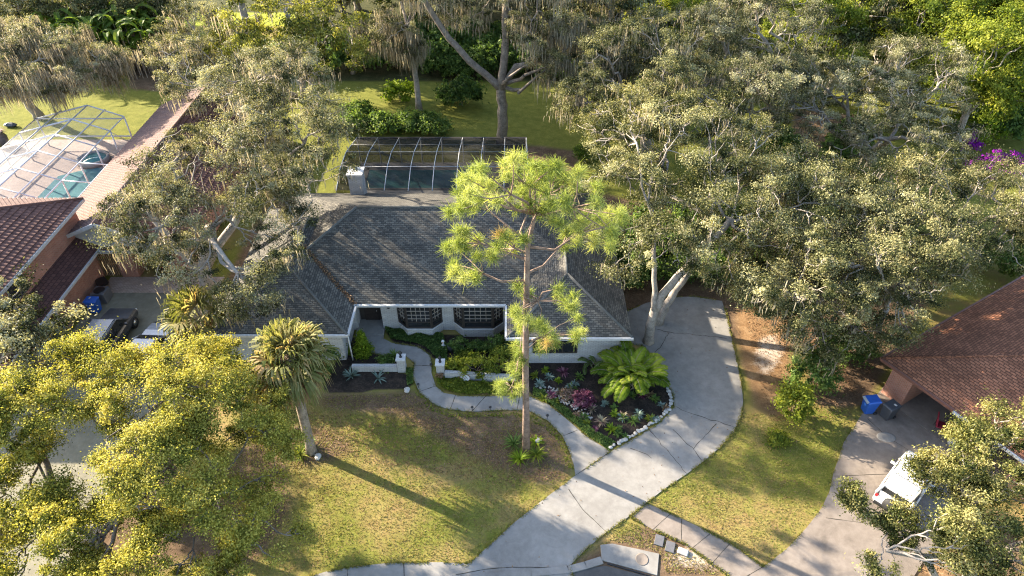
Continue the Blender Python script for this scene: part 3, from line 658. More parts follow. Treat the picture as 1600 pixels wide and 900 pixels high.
MB().loft([[(-.25, -.2, 0), (.25, -.2, 0), (.25, .2, 0), (-.25, .2, 0)], [(-.3, -.24, .5), (.3, -.24, .5), (.3, .24, .5), (-.3, .24, .5)]]).build("tub", M['white_paint'], c_, .02); MB().box((0, 0, .52), (.64, .52, .05)).build("lid", M['white_paint'], c_, .01)
q = wpt(t, .7, -5.7, .06); c_ = thing("plant_pot", "terracotta pot standing by the white garage gutter", "pot", q)
MB().lathe((0, 0, 0), [(.16, 0), (.24, .4), (.27, .42), (.27, .5), (.22, .5), (.2, .42)], 12).build("pot", M['terracotta'], c_); MB().lathe((0, 0, 0), [(.2, .44), (.001, .46)], 12).build("soil", M['mulch_dark'], c_)
# wheeled bins
def wheelie(label, loc, rz, m, strip=False):
    t = thing("wheeled_bin", label, "bin", loc, rz, "wheeled bins")
    MB().loft([[(-.24, -.26, .06), (.24, -.26, .06), (.24, .24, .06), (-.24, .24, .06)], [(-.3, -.36, 1.0), (.3, -.36, 1.0), (.3, .34, 1.0), (-.3, .34, 1.0)]]).build("body", m, t, .03)
    l = MB().loft([[(-.33, -.40, 1.0), (.33, -.40, 1.0), (.33, .40, 1.03), (-.33, .40, 1.03)], [(-.28, -.34, 1.07), (.28, -.34, 1.07), (.28, .36, 1.11), (-.28, .36, 1.11)]]).build("lid", m, t, .02)
    if strip: MB().box((0, -.40, 1.05), (.5, .14, .05)).build("lid_label", M['white_paint'], l)
    else: MB().box((.1, .1, 1.10), (.16, .1, .03)).build("lid_label", M['white_paint'], l)
    for x in (-.27, .27): MB().tube([(x - .03, .32, .11), (x + .03, .32, .11)], .11, 12).build("wheel", M['rubber'], t)
    MB().tube([(-.25, .42, .98), (.25, .42, .98)], .02, 6).build("handle", m, t)
wheelie("blue wheeled recycling bin with white strip on lid", P(1354, 643), ang + R(-115), M['bin_blue'], True)
wheelie("dark grey wheeled rubbish bin beside the blue bin", P(1384, 652), ang + R(-95), M['bin_grey'])
o = MB().lathe((0, 0, 0), [(.42, 0), (.42, .012), (.38, .016)], 18, 0, 1.2, .8).build("manhole_cover", M['concrete']); o.location = (*P(1384, 684)[:2], .052); tag(o, "pale oval concrete cover set in the brown neighbour driveway", "manhole cover")

# ------------------------------------------------------------------ vehicles
def vehicle(name, label, cat, loc, rz, L=4.8, Wd=1.9, hood=1.05, ht=1.75, body='car_dark', top='car_grey', cab=(-2.15, 1.05), slope=(.25, .75), rails=True, spare=False, pw=.05):
    t = thing(name, label, cat, loc, rz); hw = Wd / 2
    sec = lambda y, w, zb, zt: [(-w * .9, y, zb), (w * .9, y, zb), (w, y, zb + .22), (w, y, zt - .16), (w * .9, y, zt), (-w * .9, y, zt), (-w, y, zt - .16), (-w, y, zb + .22)]
    hl = L / 2
    b = MB().loft([sec(-hl, hw * .9, .42, hood - .15), sec(-hl + .12, hw * .98, .32, hood), sec(-hl * .5, hw, .28, hood + .03), sec(cab[1] - .3, hw, .28, hood + .03), sec(hl - .9, hw * .98, .28, hood - .03), sec(hl - .2, hw * .93, .32, hood - .14), sec(hl, hw * .8, .42, hood - .32)], 0, False)
    b = b.build("body", M[body], t, .04)
    y0, y1 = cab; cb, ct = hw * .93, hw * .78
    r = lambda w, ya, yb, z: [(-w, ya, z), (w, ya, z), (w, yb, z), (-w, yb, z)]
    MB().loft([r(cb, y0, y1, hood - .02), r(ct, y0 + slope[0], y1 - slope[1], ht - .05)]).build("window_glass", M['glass'], t, .03)
    rp = MB().loft([r(ct + .03, y0 + slope[0] - .06, y1 - slope[1] + .05, ht - .06), r(ct + .02, y0 + slope[0] - .04, y1 - slope[1] + .03, ht - .02), r(ct - .1, y0 + slope[0] + .08, y1 - slope[1] - .08, ht + .02)]).build("roof", M[top], t, .03)
    pl = MB()
    for s in (-1, 1):
        for ya, yb in ((y0 + .03, y0 + slope[0]), (y1 - .03, y1 - slope[1])): pl.tube([(s * cb * 1.005, ya, hood), (s * ct * 1.01, yb, ht - .05)], pw, 5)
        ym = (y0 + y1) / 2; pl.tube([(s * cb * 1.005, ym - .05, hood), (s * ct * 1.01, ym - .15, ht - .05)], pw * .8, 5)
    pl.build("pillar", M[body], t)
    if rails:
        for s in (-1, 1): MB().tube([(s * (ct - .02), y0 + slope[0] + .1, ht + .03), (s * (ct - .02), y0 + slope[0] + .25, ht + .09), (s * (ct - .02), y1 - slope[1] - .3, ht + .09), (s * (ct - .02), y1 - slope[1] - .1, ht + .03)], .025, 5).build("roof_rail", M['black'], rp)
    for s in (-1, 1):
        for y in (-hl + .9, hl - .95):
            w = MB().tube([(s * (hw - .22), y, .36), (s * (hw + .015), y, .36)], .36, 18).build("wheel", M['rubber'], t)
            MB().tube([(s * (hw - .1), y, .36), (s * (hw + .03), y, .36)], .21, 12).build("rim", M['chrome'], w)
        MB().box((s * hw * .62, hl - .06, hood - .38), (.38, .12, .15)).build("headlight", M['lens'], t, .02)
        MB().box((s * hw * .86, -hl + .05, hood - .12), (.16, .1, .32)).build("tail_light", M['red'], t, .02)
        MB().box((s * (hw + .1), y1 - .55, hood + .1), (.2, .1, .15)).build("mirror", M[body], t, .03)
    MB().box((0, -hl + .02, .5), (Wd * .85, .16, .2)).build("bumper", M['black'], t, .03); MB().box((0, hl - .04, .46), (Wd * .75, .16, .2)).build("bumper", M['black'], t, .03)
    if spare:
        sm_ = MB()
        for y in (y0 + 1.05, y1 - slope[1] - .55): sm_.box((0, y, ht + .012), (ct * 1.9, .035, .03))
        sm_.box((0, (y1 - slope[1] - .5 + y0 + 1.05) / 2, ht + .01), (.03, abs(y1 - slope[1] - .55 - y0 - 1.05), .03)); sm_.build('roof_seam', M['black'], rp)
        MB().box((0, y0 + .05, hood + .12), (cb * 1.75, .1, .3)).box((0, y0 + .13, ht - .1), (ct * 1.9, .1, .14)).build('tailgate', M[body], t, .02)
        MB().tube([(0, -hl - .2, .95), (0, -hl + .02, .95)], .36, 18).build("spare_wheel", M['rubber'], t)
    return t
vehicle("parked_suv", "dark grey sport utility car with silver roof parked beside the brick garage", "car", (-24.9, 30.4, .04), R(0), rails=True)
vehicle("parked_car", "pale silver car half hidden under the fan palm", "car", (-21.9, 29.2, .04), R(-3), 4.6, 1.8, .95, 1.45, 'car_silver', 'car_silver', (-1.9, .95), (.7, .85), False)
vehicle("parked_jeep", "boxy white off road car under oak branches on the right driveway", "car", (*P(1422, 746, 1.2)[:2], .05), R(-46), 4.0, 1.7, 1.12, 1.85, 'car_white', 'car_white', (-2.0, .75), (.12, .4), False, True, .085)
# air conditioner and bin at the brick house
t = thing("air_conditioner", "grey air conditioner unit with round fan beside the brick garage wall", "air conditioner", (-27.3, 34.5, .04))
MB().box((0, 0, .42), (.9, .9, .8)).build("case", M['car_grey'], t, .04); MB().lathe((0, 0, .82), [(.36, 0), (.36, .03), (.30, .035), (.08, .01)], 18).build("fan_grille", M['black'], t)
wheelie("blue wheeled bin pressed between brick garage wall and air conditioner", (-27.2, 33.3, .04), R(90), M['bin_blue'])
t = thing("wheelbarrow", "upturned dark wheelbarrow leaning against the brick garage wall", "wheelbarrow", (-27.8, 35.7, .04), R(40))
MB().loft([[(-.25, -.3, .35), (.25, -.3, .35), (.2, .3, .3), (-.2, .3, .3)], [(-.38, -.5, .65), (.38, -.5, .65), (.3, .48, .6), (-.3, .48, .6)]]).build("tray", M['black'], t); MB().tube([(-.05, .6, .2), (.05, .6, .2)], .2, 12).build("wheel", M['rubber'], t)
for x in (-.25, .25): MB().tube([(x * .4, .6, .2), (x, -.4, .35), (x, -1.0, .55)], .02, 5).build("handle", M['wood'], t)
t = thing("child_bicycle", "red ride on toy parked inside the brick carport", "toy", (-24.5, 37.6, .0), R(20))
MB().tube([(0, -.4, .3), (0, 0, .6), (0, .4, .35)], .05, 6).box((0, -.05, .68), (.3, .4, .12)).build("frame", M['red'], t)
for y in (-.45, .45): MB().tube([(-.04, y, .27), (.04, y, .27)], .27, 14).build("wheel", M['rubber'], t)
t = thing("storage_shelf", "shelf stacked with boxes just inside the open brick garage", "shelf", (-28.6, 30.75, .0), 0)
for z in (.5, 1.0): MB().box((0, 0, z), (.5, .9, .04)).build("shelf_board", M['white_paint'], t)
for y in (-.42, .42): MB().box((0, y, .6), (.5, .04, 1.2)).build("side_panel", M['white_paint'], t)
MB().box((0, .1, 1.15), (.4, .5, .26)).build("box", M['lens'], t, .02); MB().box((0, -.2, .66), (.4, .35, .26)).build("box", M['red'], t, .02)

# ------------------------------------------------------------------ vegetation generators
def unit(a): return a / (np.linalg.norm(a, axis=-1, keepdims=True) + 1e-9)
def leaf_quads(Cn, Nn, size, rng, aspect=.5, fold=.12):
    n = len(Cn); a = unit(np.cross(Nn, unit(rng.normal(size=(n, 3))))); b = np.cross(Nn, a); s = np.asarray(size).reshape(-1, 1)
    up = Nn * s * fold
    return np.stack([Cn + a * s * .5, Cn + b * s * aspect * .5 + up, Cn - a * s * .5, Cn - b * s * aspect * .5 + up], 1).reshape(-1, 3)
def sample_ells(rng, ells, n, shell=.55, zcut=-.75, lump=0):
    vol = np.array([e[3] * e[4] * e[5] for e in ells]) ** .75; k = rng.choice(len(ells), n * 6, p=vol / vol.sum())
    e = np.array(ells)[k]; d = unit(rng.normal(size=(n * 6, 3))); r = (shell ** 3 + (1 - shell ** 3) * rng.random((n * 6, 1))) ** (1 / 3)
    r *= 1 + .13 * np.sin(d[:, :1] * 5 + e[:, :1]) * np.cos(d[:, 1:2] * 4 + e[:, 1:2])
    pts = e[:, :3] + d * r * e[:, 3:6]; ok = (d[:, 2] > zcut)
    if lump:
        w_ = pts / lump + e[:, 5:6]; f_ = np.sin(w_[:, 0] * 3.1 + 1.3 * np.sin(w_[:, 1] * 2.3)) + np.sin(w_[:, 1] * 2.9 + 1.1 * np.sin(w_[:, 2] * 2.7)) + np.sin(w_[:, 2] * 3.3 + np.sin(w_[:, 0] * 1.9)); ok &= f_ > .1
    for el in ells:                                            # keep few points deep inside another lobe
        q = np.linalg.norm((pts - el[:3]) / np.array(el[3:6]), axis=1); ok &= (q > .5) | (rng.random(n * 6) < .3)
    pts = pts[ok][:n]
    return pts
def kmeans(p, k, rng, it=5):
    c = p[rng.choice(len(p), k, replace=False)]
    for _ in range(it):
        l = np.argmin(((p[:, None] - c[None]) ** 2).sum(-1), 1)
        for j in range(k):
            if (l == j).any(): c[j] = p[l == j].mean(0)
    return l
def skeleton(mb, rng, pts, leaders, min_r=.018, bend=.12):
    """leaders: list of (polyline, r0, r1); every anchor point grows from the nearest leader end"""
    for pl, r0, r1 in leaders:
        pl = np.array(pl, float); n = len(pl); tt = np.linspace(0, 1, n)
        T = np.linspace(0, 1, 3 * n); Q = np.stack([np.interp(T, tt, pl[:, i]) for i in range(3)], 1)
        Q[1:-1] += rng.normal(size=(len(Q) - 2, 3)) * r0 * .12
        rr = r0 + (r1 - r0) * T; rr[0] *= 1.35; mb.tube(Q, rr, 9)
    ends = np.array([l[0][-1] for l in leaders]); own = np.argmin(((pts[:, None] - ends[None]) ** 2).sum(-1), 1)
    tips = []
    def rec(p, idx, r, d, N, R0):
        if len(idx) == 1:
            q = pts[idx[0]]; m = (p + q) / 2 + rng.normal(size=3) * bend * np.linalg.norm(q - p) * .6
            mb.tube([p, m, q], [r, r * .7, min_r * .5], 4, 0, False); return
        k = min(len(idx), (4 if d == 0 else 3 if len(idx) > 8 else 2)); l = kmeans(pts[idx], k, rng)
        for j in range(k):
            g = idx[l == j]
            if not len(g): continue
            c = pts[g].mean(0); L = np.linalg.norm(c - p)
            q = p + (c - p) * (.55 if len(g) > 1 else .5) + rng.normal(size=3) * .08 * L
            rr = max(min_r, min(r * .92, R0 * (len(g) / N) ** .5))
            m1 = p + (q - p) * .35 + rng.normal(size=3) * bend * L * .35; m2 = p + (q - p) * .7 + rng.normal(size=3) * bend * L * .35
            mb.tube([p, m1, m2, q], [r if d else rr * 1.15, rr * 1.02, rr * .95, rr * .85], 7 if rr > .09 else 5, 0, False)
            rec(q, g, rr * .85, d + 1, N, R0)
    for j, (pl, r0, r1) in enumerate(leaders):
        idx = np.where(own == j)[0]
        if len(idx): rec(np.array(pl[-1], float), idx, r1, 0, len(idx), r1)
def clumps(rng, pts, n, rad, size, spread=(1, 1, .62), centre=None, upb=.45, outb=.5, tlo=.25, tvar=.22, topb=.0, aspect=.5):
    N = len(pts); cn = np.repeat(pts, n, 0); cr = np.repeat(rad * rng.choice([.6, .85, 1.1, 1.5], N) * rng.uniform(.85, 1.15, N), n)[:, None]
    ax = unit(rng.normal(size=(N, 3)) * np.array([1, 1, .5])); st_ = rng.uniform(.1, 1.0, (N, 1)); off = np.clip(rng.normal(size=(N * n, 3)) * .36, -.85, .85) * np.array(spread)
    axn = np.repeat(ax, n, 0); off = off + axn * (off * axn).sum(1, keepdims=True) * np.repeat(st_, n, 0)
    p = cn + off * cr
    cen = pts.mean(0) if centre is None else np.array(centre)
    nr = unit(rng.normal(size=p.shape) * .8 + np.array([0, 0, upb]) + unit(p - cen) * outb + off * .8)
    t = np.repeat(rng.normal(.48, tvar, N), n) + rng.normal(0, .16, N * n) + topb * off[:, 2]  # topb pales clump tops: overhead light put into the tint, plus yellow-tree bloom
    return leaf_quads(p, nr, size * rng.uniform(.65, 1.35, N * n), rng, aspect), np.clip(t + tlo - .25, 0, 1)
def moss_strands(rng, pts, per, length, width=.03):
    N = len(pts); p = np.repeat(pts, per, 0) + rng.normal(size=(N * per, 3)) * np.array([.45, .45, .2]); n = len(p)
    L = np.repeat(rng.uniform(.3, 1, N), per) * length * rng.uniform(.4, 1.2, n); th = rng.uniform(0, math.pi, n)
    a = np.stack([np.cos(th), np.sin(th), np.zeros(n)], 1) * (width * rng.uniform(.5, 1.3, n))[:, None]
    q = p.copy(); out = []; ti = []; base = np.repeat(rng.normal(.5, .2, N), per) + rng.normal(0, .12, n); w = 1.0
    for k in range(3):
        q2 = q - np.array([0, 0, 1.]) * (L / 3)[:, None] + rng.normal(size=(n, 3)) * .035; w2 = (1.0, .75, .08)[k]
        out.append(np.stack([q - a * w, q + a * w, q2 + a * w2, q2 - a * w2], 1)); ti.append(base); q, w = q2, w2
    return np.concatenate(out).reshape(-1, 3), np.clip(np.concatenate(ti), 0, 1)
def tree(name, label, base, ells, leaders=None, ncl=150, per=210, crad=.95, lsize=.20, leaf='oak', bark='bark', r0=.38, fork=None, seed=1, moss=0, mlen=1.3, group=None, cat="tree", shell=.55, min_r=.03, zcut=-.75, mper=16, topb=0, tlo=.25, tvar=.22, aspect=.5, spread=(1, 1, .62), lump=1.7):
    """ells in world coordinates (cx, cy, cz, rx, ry, rz)"""
    rng = np.random.default_rng(seed); b = np.array([base[0], base[1], 0.]); t = thing(name, label, cat, tuple(b), 0, group)
    el = [(e[0] - b[0], e[1] - b[1], *e[2:]) for e in ells]
    pts = sample_ells(rng, el, ncl, shell, zcut, lump); pts[:, 2] = np.maximum(pts[:, 2], .5)
    c = pts.mean(0)
    if leaders is None:
        f = fork if fork else c[2] * .45
        tp = np.array([c[0] * .35 + rng.normal() * .3, c[1] * .35 + rng.normal() * .3, f]); leaders = [([(0, 0, -.1), tp * .5 + rng.normal(size=3) * np.array([.15, .15, 0]), tp], r0, r0 * .75)]
    else: leaders = [([(x - b[0], y - b[1], z) for x, y, z in pl], a1, a2) for pl, a1, a2 in leaders]
    mb = MB(); skeleton(mb, rng, pts, leaders, min_r); mb.build("trunk", M[bark], t)
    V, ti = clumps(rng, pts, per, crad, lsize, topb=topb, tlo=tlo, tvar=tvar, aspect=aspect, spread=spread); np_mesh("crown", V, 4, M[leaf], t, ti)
    if moss:
        mp = pts[rng.random(len(pts)) < moss]
        V, ti = moss_strands(rng, mp - np.array([0, 0, .2]), mper, mlen); np_mesh("hanging_moss", V, 4, M['moss'], t, ti)
    return t
def EL(*l): return [(*P(e[0], e[1], e[2]), *e[3:]) for e in l]

# ------------------------------------------------------------------ big oaks
DENS = 1.0
def oak(label, base, ells, seed, **kw):
    vol = sum((e[3] * e[4] * e[5]) ** (2 / 3) for e in ells); kw.setdefault('lump', 1.2 + (seed * 37 % 17) / 12); kw['ncl'] = int(kw.get('ncl', vol * 3.6) * 2.3); kw['per'] = int(kw.get('per', 230) * 1.15); kw.setdefault('crad', .55); kw.setdefault('lsize', .105); kw.setdefault('tvar', .29); kw.setdefault('topb', .14)
    kw.setdefault('mper', 16); kw['mper'] = max(10, int(kw['mper'] * 1.2)); kw['mlen'] = kw.get('mlen', 1.3) * .75
    return tree("oak_tree", label, base, ells, seed=seed, **kw)
oak("broad grey green oak spreading over the gap left of the grey roof", (-21.0, 34.6), EL((345, 260, 8.6, 5.4, 5.0, 2.6), (250, 345, 7.6, 3.4, 3.4, 2.2), (450, 205, 11.2, 3.8, 4.2, 2.4), (275, 405, 6, 2.8, 2.2, 1.7), (375, 425, 6.6, 2.0, 1.7, 1.5), (400, 470, 5.6, 1.5, 1.3, 1.2), (500, 235, 11.2, 2.3, 2.8, 2.0), (405, 330, 7.0, 2.8, 2.8, 1.8), (440, 325, 8.0, 2.2, 2.0, 1.5), (432, 395, 7.0, 1.5, 1.4, 1.1)), 11, leaf='oak_grey', moss=.22, lump=2.3,
    leaders=[([(-20.4, 34.8, -.1), (-20.3, 35.4, 2), (-20.0, 36.5, 4.4)], .48, .36), ([(-20.3, 35.2, 1.2), (-22, 36, 3.5), (-24, 37.5, 5.5)], .3, .22), ([(-20.2, 35.6, 2.2), (-18, 38, 4.6), (-15.5, 40, 6.2)], .3, .2)], group="oaks with spanish moss")
oak("oak behind the broad one, crown nearest the tiled wing end", (-20.0, 49.5), EL((410, 140, 10.8, 4.4, 4.2, 2.8), (320, 110, 8.6, 4, 4, 3), (300, 60, 9, 4, 4, 3), (450, 125, 12, 3.2, 3.4, 2.2)), 12, leaf='oak_grey', moss=.35, ncl=150, lump=2.4)
oak("mossy brownish oak leaning over the lawn at upper left corner", P(62, 184), EL((75, 95, 7.0, 5.6, 5, 2.4), (10, 75, 7.4, 4.6, 4.4, 2.4), (150, 100, 6.2, 3.2, 3.2, 1.9), (40, 135, 5.4, 3.6, 3.4, 1.7)), 13, leaf='oak_grey', moss=.85, mlen=2.2, mper=34,
    leaders=[([(*P(62, 184)[:2], -.1), (*P(40, 160, 1.6)[:2], 2.4), P(35, 130, 4)], .45, .35)])
DB = P(1012, 535)
oak("pale limbed oak at the driveway head with two leaning trunks", DB[:2], EL((1075, 235, 9.6, 6.2, 5.3, 3.3), (965, 300, 8.4, 3.6, 3.6, 2.4), (1170, 320, 8.6, 4.4, 4.2, 3), (1000, 200, 9, 4, 4, 2.6), (940, 385, 7.5, 1.8, 1.6, 1.2), (1050, 385, 7.8, 2.6, 2.2, 1.5), (965, 395, 7.0, 1.9, 1.5, 1.2), (1105, 395, 7.2, 2.2, 1.8, 1.3), (1170, 420, 6.4, 2.0, 1.8, 1.4)), 14, moss=.12,
    leaders=[([(8.5, 30.5, -.1), (8.5, 30.5, 1.8), (8.9, 30.9, 3.4), (10.6, 31.6, 5.6), (12.6, 32.6, 7.8)], .32, .19), ([(9.4, 32.2, -.1), (9.9, 32.6, 1.6), (11.0, 33.4, 3.2), (12.6, 35.2, 5.2)], .28, .18), ([(8.6, 30.6, 2.6), (8.4, 31.5, 5), (8.2, 33, 7.6)], .18, .12)], group="oaks with spanish moss")
oak("olive oak behind the driveway oak, shading the backyard lawn edge", P(1010, 235)[:2], EL((1010, 110, 10, 5.6, 5.4, 3.6), (930, 150, 8.4, 3.2, 3.2, 2.4), (1080, 150, 9.6, 4.4, 4.6, 3)), 15, moss=.3, mlen=1.7, r0=.5)
oak("tall pale crowned oak rising right of the olive oak", P(1210, 235)[:2], EL((1195, 60, 11.5, 5, 5, 4.2), (1170, 150, 9.5, 4.2, 4, 3), (1120, 60, 10.5, 4, 4, 3)), 16, leaf='oak_grey', moss=.2, r0=.5)
oak("wide twisted oak with bare pale limbs over the dark side yard", P(1350, 300)[:2], EL((1330, 160, 8.6, 5.5, 5, 2.6), (1425, 125, 8.8, 5, 4.8, 3), (1400, 215, 7.4, 5, 4.6, 2.6), (1240, 120, 9, 4, 4, 2.6)), 17, moss=.15, r0=.5, leaf='oak_grey', per=190)
oak("middle oak of the right hand grove with drooping grey branches", P(1300, 420)[:2], EL((1260, 320, 8, 4.4, 4.2, 3), (1340, 350, 7.6, 4.6, 4.2, 3.2), (1230, 400, 6.5, 3.2, 3, 2.4)), 18, moss=.2, r0=.42)
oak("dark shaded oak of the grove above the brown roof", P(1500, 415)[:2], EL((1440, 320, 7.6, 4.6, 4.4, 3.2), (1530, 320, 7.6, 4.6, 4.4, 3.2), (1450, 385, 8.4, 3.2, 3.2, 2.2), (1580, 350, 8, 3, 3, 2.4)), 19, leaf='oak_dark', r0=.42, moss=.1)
oak("low branching oak hanging beside the sandy patch and driveway", P(1290, 545)[:2], EL((1265, 440, 7.6, 3.4, 3.2, 2.6), (1210, 440, 5.6, 2.4, 2.4, 2), (1275, 525, 3.6, 2.3, 2, 1.9), (1320, 480, 5, 2.8, 2.8, 2.4)), 20, r0=.3, moss=.12)
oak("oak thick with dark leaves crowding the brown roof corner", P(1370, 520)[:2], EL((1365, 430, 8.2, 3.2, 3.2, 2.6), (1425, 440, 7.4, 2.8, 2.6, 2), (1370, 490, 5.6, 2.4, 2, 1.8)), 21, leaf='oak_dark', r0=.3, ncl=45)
oak("small leaved oak overhanging the white car at lower right", P(1520, 905)[:2], EL((1535, 805, 5.6, 2.6, 2.3, 1.7), (1575, 725, 6.2, 2.6, 2.2, 1.4), (1590, 860, 5.2, 3.2, 2.6, 2), (1500, 700, 6.0, 1.1, 1.0, .7), (1600, 660, 6.4, 1.6, 1.6, 1)), 22, lsize=.10, leaf='oak_young', per=300, crad=.45, ncl=95, r0=.35, moss=.03,
    leaders=[([(*P(1520, 905)[:2], -.1), (*P(1510, 880, 2)[:2], 2), P(1500, 830, 3.8)], .34, .25), ([P(1510, 870, 2.4), P(1440, 870, 3.6), P(1385, 860, 4.4)], .14, .08)])
oak("thin sparse oak boughs reaching over the right driveway", P(1470, 915)[:2], EL((1365, 790, 4.6, 1.5, .9, .6), (1400, 875, 4.2, 1.6, .9, .6), (1335, 770, 4.6, .8, .7, .4), (1470, 735, 5.4, 1.2, 1.0, .6), (1415, 820, 4.4, 1.0, .8, .5), (1440, 725, 5.0, .7, .6, .4)), 23, lsize=.10, leaf='oak_young', per=170, crad=.36, ncl=50, r0=.2,
    leaders=[([(*P(1470, 915)[:2], -.1), P(1450, 880, 2), P(1420, 845, 3.3), P(1400, 810, 4.0)], .17, .08)], shell=.2)
oak("grey green oak partly cut off at the left edge near garage", P(-15, 600)[:2], EL((15, 530, 5.4, 3.0, 2.8, 2.2), (55, 560, 4.6, 2.0, 1.8, 1.6), (-30, 470, 6, 2.2, 2.2, 1.6)), 24, leaf='oak_grey', r0=.3, lsize=.14)
# yellow tree in front
YB = P(268, 832)
tree("yellow_tree", "large yellow green tree filling the lower left corner of the lawn", YB[:2],
     EL((270, 620, 7.0, 3.4, 2.8, 1.6), (150, 588, 6.8, 2.8, 2.2, 1.3), (335, 572, 6.8, 1.9, 1.6, 1.1), (390, 690, 5.6, 2.2, 2.2, 1.5), (95, 575, 6.6, 2.0, 1.6, 1.1), (170, 655, 6.0, 1.3, 1.1, .9), (250, 720, 6.4, 2.6, 2.4, 1.8), (330, 800, 5.0, 2.6, 2.4, 1.7), (250, 880, 4.6, 3.4, 2.0, 1.5), (450, 860, 3.8, 1.5, 1.3, .9), (410, 600, 6.2, 1.4, 1.3, 1.0)),
     leaders=[([(*YB[:2], -.1), P(266, 790, 1.8), P(268, 730, 3.6)], .34, .24), ([P(262, 800, 1.2), P(240, 750, 3.2), P(200, 690, 4.6)], .2, .12), ([P(266, 800, 1.4), P(320, 770, 3.0), P(350, 740, 4.2)], .16, .1)],
     ncl=640, per=330, crad=.5, lsize=.088, leaf='yellow', bark='bark_dark', seed=31, topb=.3, tvar=.16, aspect=.62, shell=.35, spread=(1, 1, .7), tlo=.27)
YB2 = P(150, 850)
tree("yellow_tree", "smaller yellow green tree leaning left over the pale rocks", YB2[:2],
     EL((50, 640, 6.6, 2.8, 2.4, 1.6), (20, 700, 5.6, 1.8, 1.4, 1.0), (40, 740, 5.6, 2.0, 1.6, 1.2), (70, 850, 4.6, 2.8, 2.2, 1.5), (165, 800, 4.2, .9, .8, .6), (10, 870, 4, 2.5, 2, 1.2)),
     leaders=[([(*YB2[:2], -.1), P(110, 800, 2.0), P(80, 750, 3.6), P(65, 700, 4.6)], .2, .12)],
     ncl=290, per=330, crad=.5, lsize=.088, leaf='yellow', bark='bark_dark', seed=32, topb=.3, tvar=.16, aspect=.62, shell=.35, spread=(1, 1, .7), tlo=.17)

# ------------------------------------------------------------------ back yard trees
VB = P(785, 222)
oak("largest mossy oak behind the pool cage with forked trunk", VB[:2], [(VB[0] - 5, VB[1] + 2, 15.5, 7, 6, 3.4), (VB[0] + 4, VB[1] + 1, 15.5, 6, 6, 3.4)] + EL((835, 40, 11, 2.6, 3, 1.4), (725, 15, 11, 2.4, 3, 1.2), (850, 90, 8.8, 1.4, 2, .8)), 41, bark='bark_dark', moss=.6, mlen=2.0, mper=24, leaf='oak_grey',
    leaders=[([(*VB[:2], -.1), (VB[0] + .1, VB[1], 3), (VB[0] - .1, VB[1], 5.4)], .5, .4), ([(VB[0] - .1, VB[1], 5.2), (VB[0] - 2.5, VB[1], 7.4), (VB[0] - 4.6, VB[1] + .3, 9.6), (VB[0] - 6.2, VB[1] + .5, 12.4)], .32, .22), ([(VB[0], VB[1], 5.2), (VB[0] + .3, VB[1], 9), (VB[0] + .4, VB[1], 12.5)], .36, .26)], ncl=170, group="oaks with spanish moss")
UB = P(655, 172)
oak("slim mossy oak standing in the backyard shrubs left of forked oak", UB[:2], [(UB[0] - 1, UB[1] + 2, 14.5, 5.5, 5, 2.6)] + EL((640, 20, 10.5, 2.8, 2.6, 1.6), (610, 50, 9.4, 2, 2, 1.2)), 42, moss=.6, mlen=1.8, mper=20, leaf='oak_grey', ncl=80,
    leaders=[([(*UB[:2], -.1), P(648, 110, 4), P(636, 40, 9)], .3, .2)])
WB = P(905, 165)
oak("dark trunked mossy oak at the right back of the lawn", WB[:2], [(WB[0], WB[1] + 2, 13, 4.5, 4.5, 3)] + EL((900, 60, 9.6, 3.4, 3, 2), (880, 110, 8, 2, 2, 1.2), (945, 90, 9, 2.6, 2.6, 2)), 43, moss=.8, mlen=2.6, mper=34, leaf='oak_dark', r0=.4, bark='bark_dark', ncl=120)
TB = P(475, 152)
tree("oak_tree", "multi trunk yellowish oak at the left back of the lawn", TB[:2], EL((430, 40, 11, 4.6, 4.6, 3.6), (500, 60, 10, 4, 4, 3.2), (390, 70, 9, 3.2, 3.2, 2.6), (470, 100, 7.4, 2.6, 2.6, 1.6)) + [(-22, 72, 14.5, 5, 5, 3)], leaf='olive', bark='bark', seed=44, ncl=340, per=130, crad=.7, moss=.25, mlen=1.8,
     leaders=[([(*TB[:2], -.1), P(470, 90, 4), P(450, 30, 8)], .3, .2), ([P(462, 150, .1), P(420, 130, 2.5), P(385, 90, 6)], .24, .15), ([P(480, 150, 0.1), P(495, 90, 4.5), P(520, 40, 8)], .24, .16)])
oak("crooked small oak curving over the far lawn edge", P(552, 116)[:2], EL((600, 50, 7.5, 2.6, 2.6, 1.6), (640, 75, 6.4, 2, 2, 1.2)), 45, moss=.95, mlen=2.0, mper=34, leaf='oak_dark', ncl=55,
    leaders=[([P(552, 116, -.1), P(552, 90, 2.2), P(562, 68, 4.2), P(580, 62, 5.2)], .26, .14)])

# generic woodland trees: one of each kind, then copies
def protos():
    g = "trees of the woodland edge"
    a = tree("broadleaf_tree", "x", (0, 0), [(0, 0, 8.5, 4.2, 4.2, 3.6), (1.8, 1, 6.6, 3, 3, 2.4), (-2, -1, 6.4, 3, 3, 2.4)], leaf='bright', seed=51, ncl=200, per=230, crad=.85, lsize=.2, group=g, aspect=.6)
    b = tree("oak_tree", "x", (0, 0), [(0, 0, 8.5, 5, 5, 3.2), (3, 1, 7, 3.4, 3.4, 2.4), (-3, -1, 7, 3.4, 3.4, 2.4)], leaf='oak', seed=52, ncl=140, per=170, crad=1.0, lsize=.26, moss=.5, mlen=1.8, group=g)
    c = tree("oak_tree", "x", (0, 0), [(0, 0, 7.6, 4, 4, 3.4), (2, -1, 5.6, 2.8, 2.8, 2.2)], leaf='oak_dark', seed=53, ncl=120, per=170, crad=1.0, lsize=.26, moss=.3, group=g)
    return a, b, c
pa, pb, pc = protos()
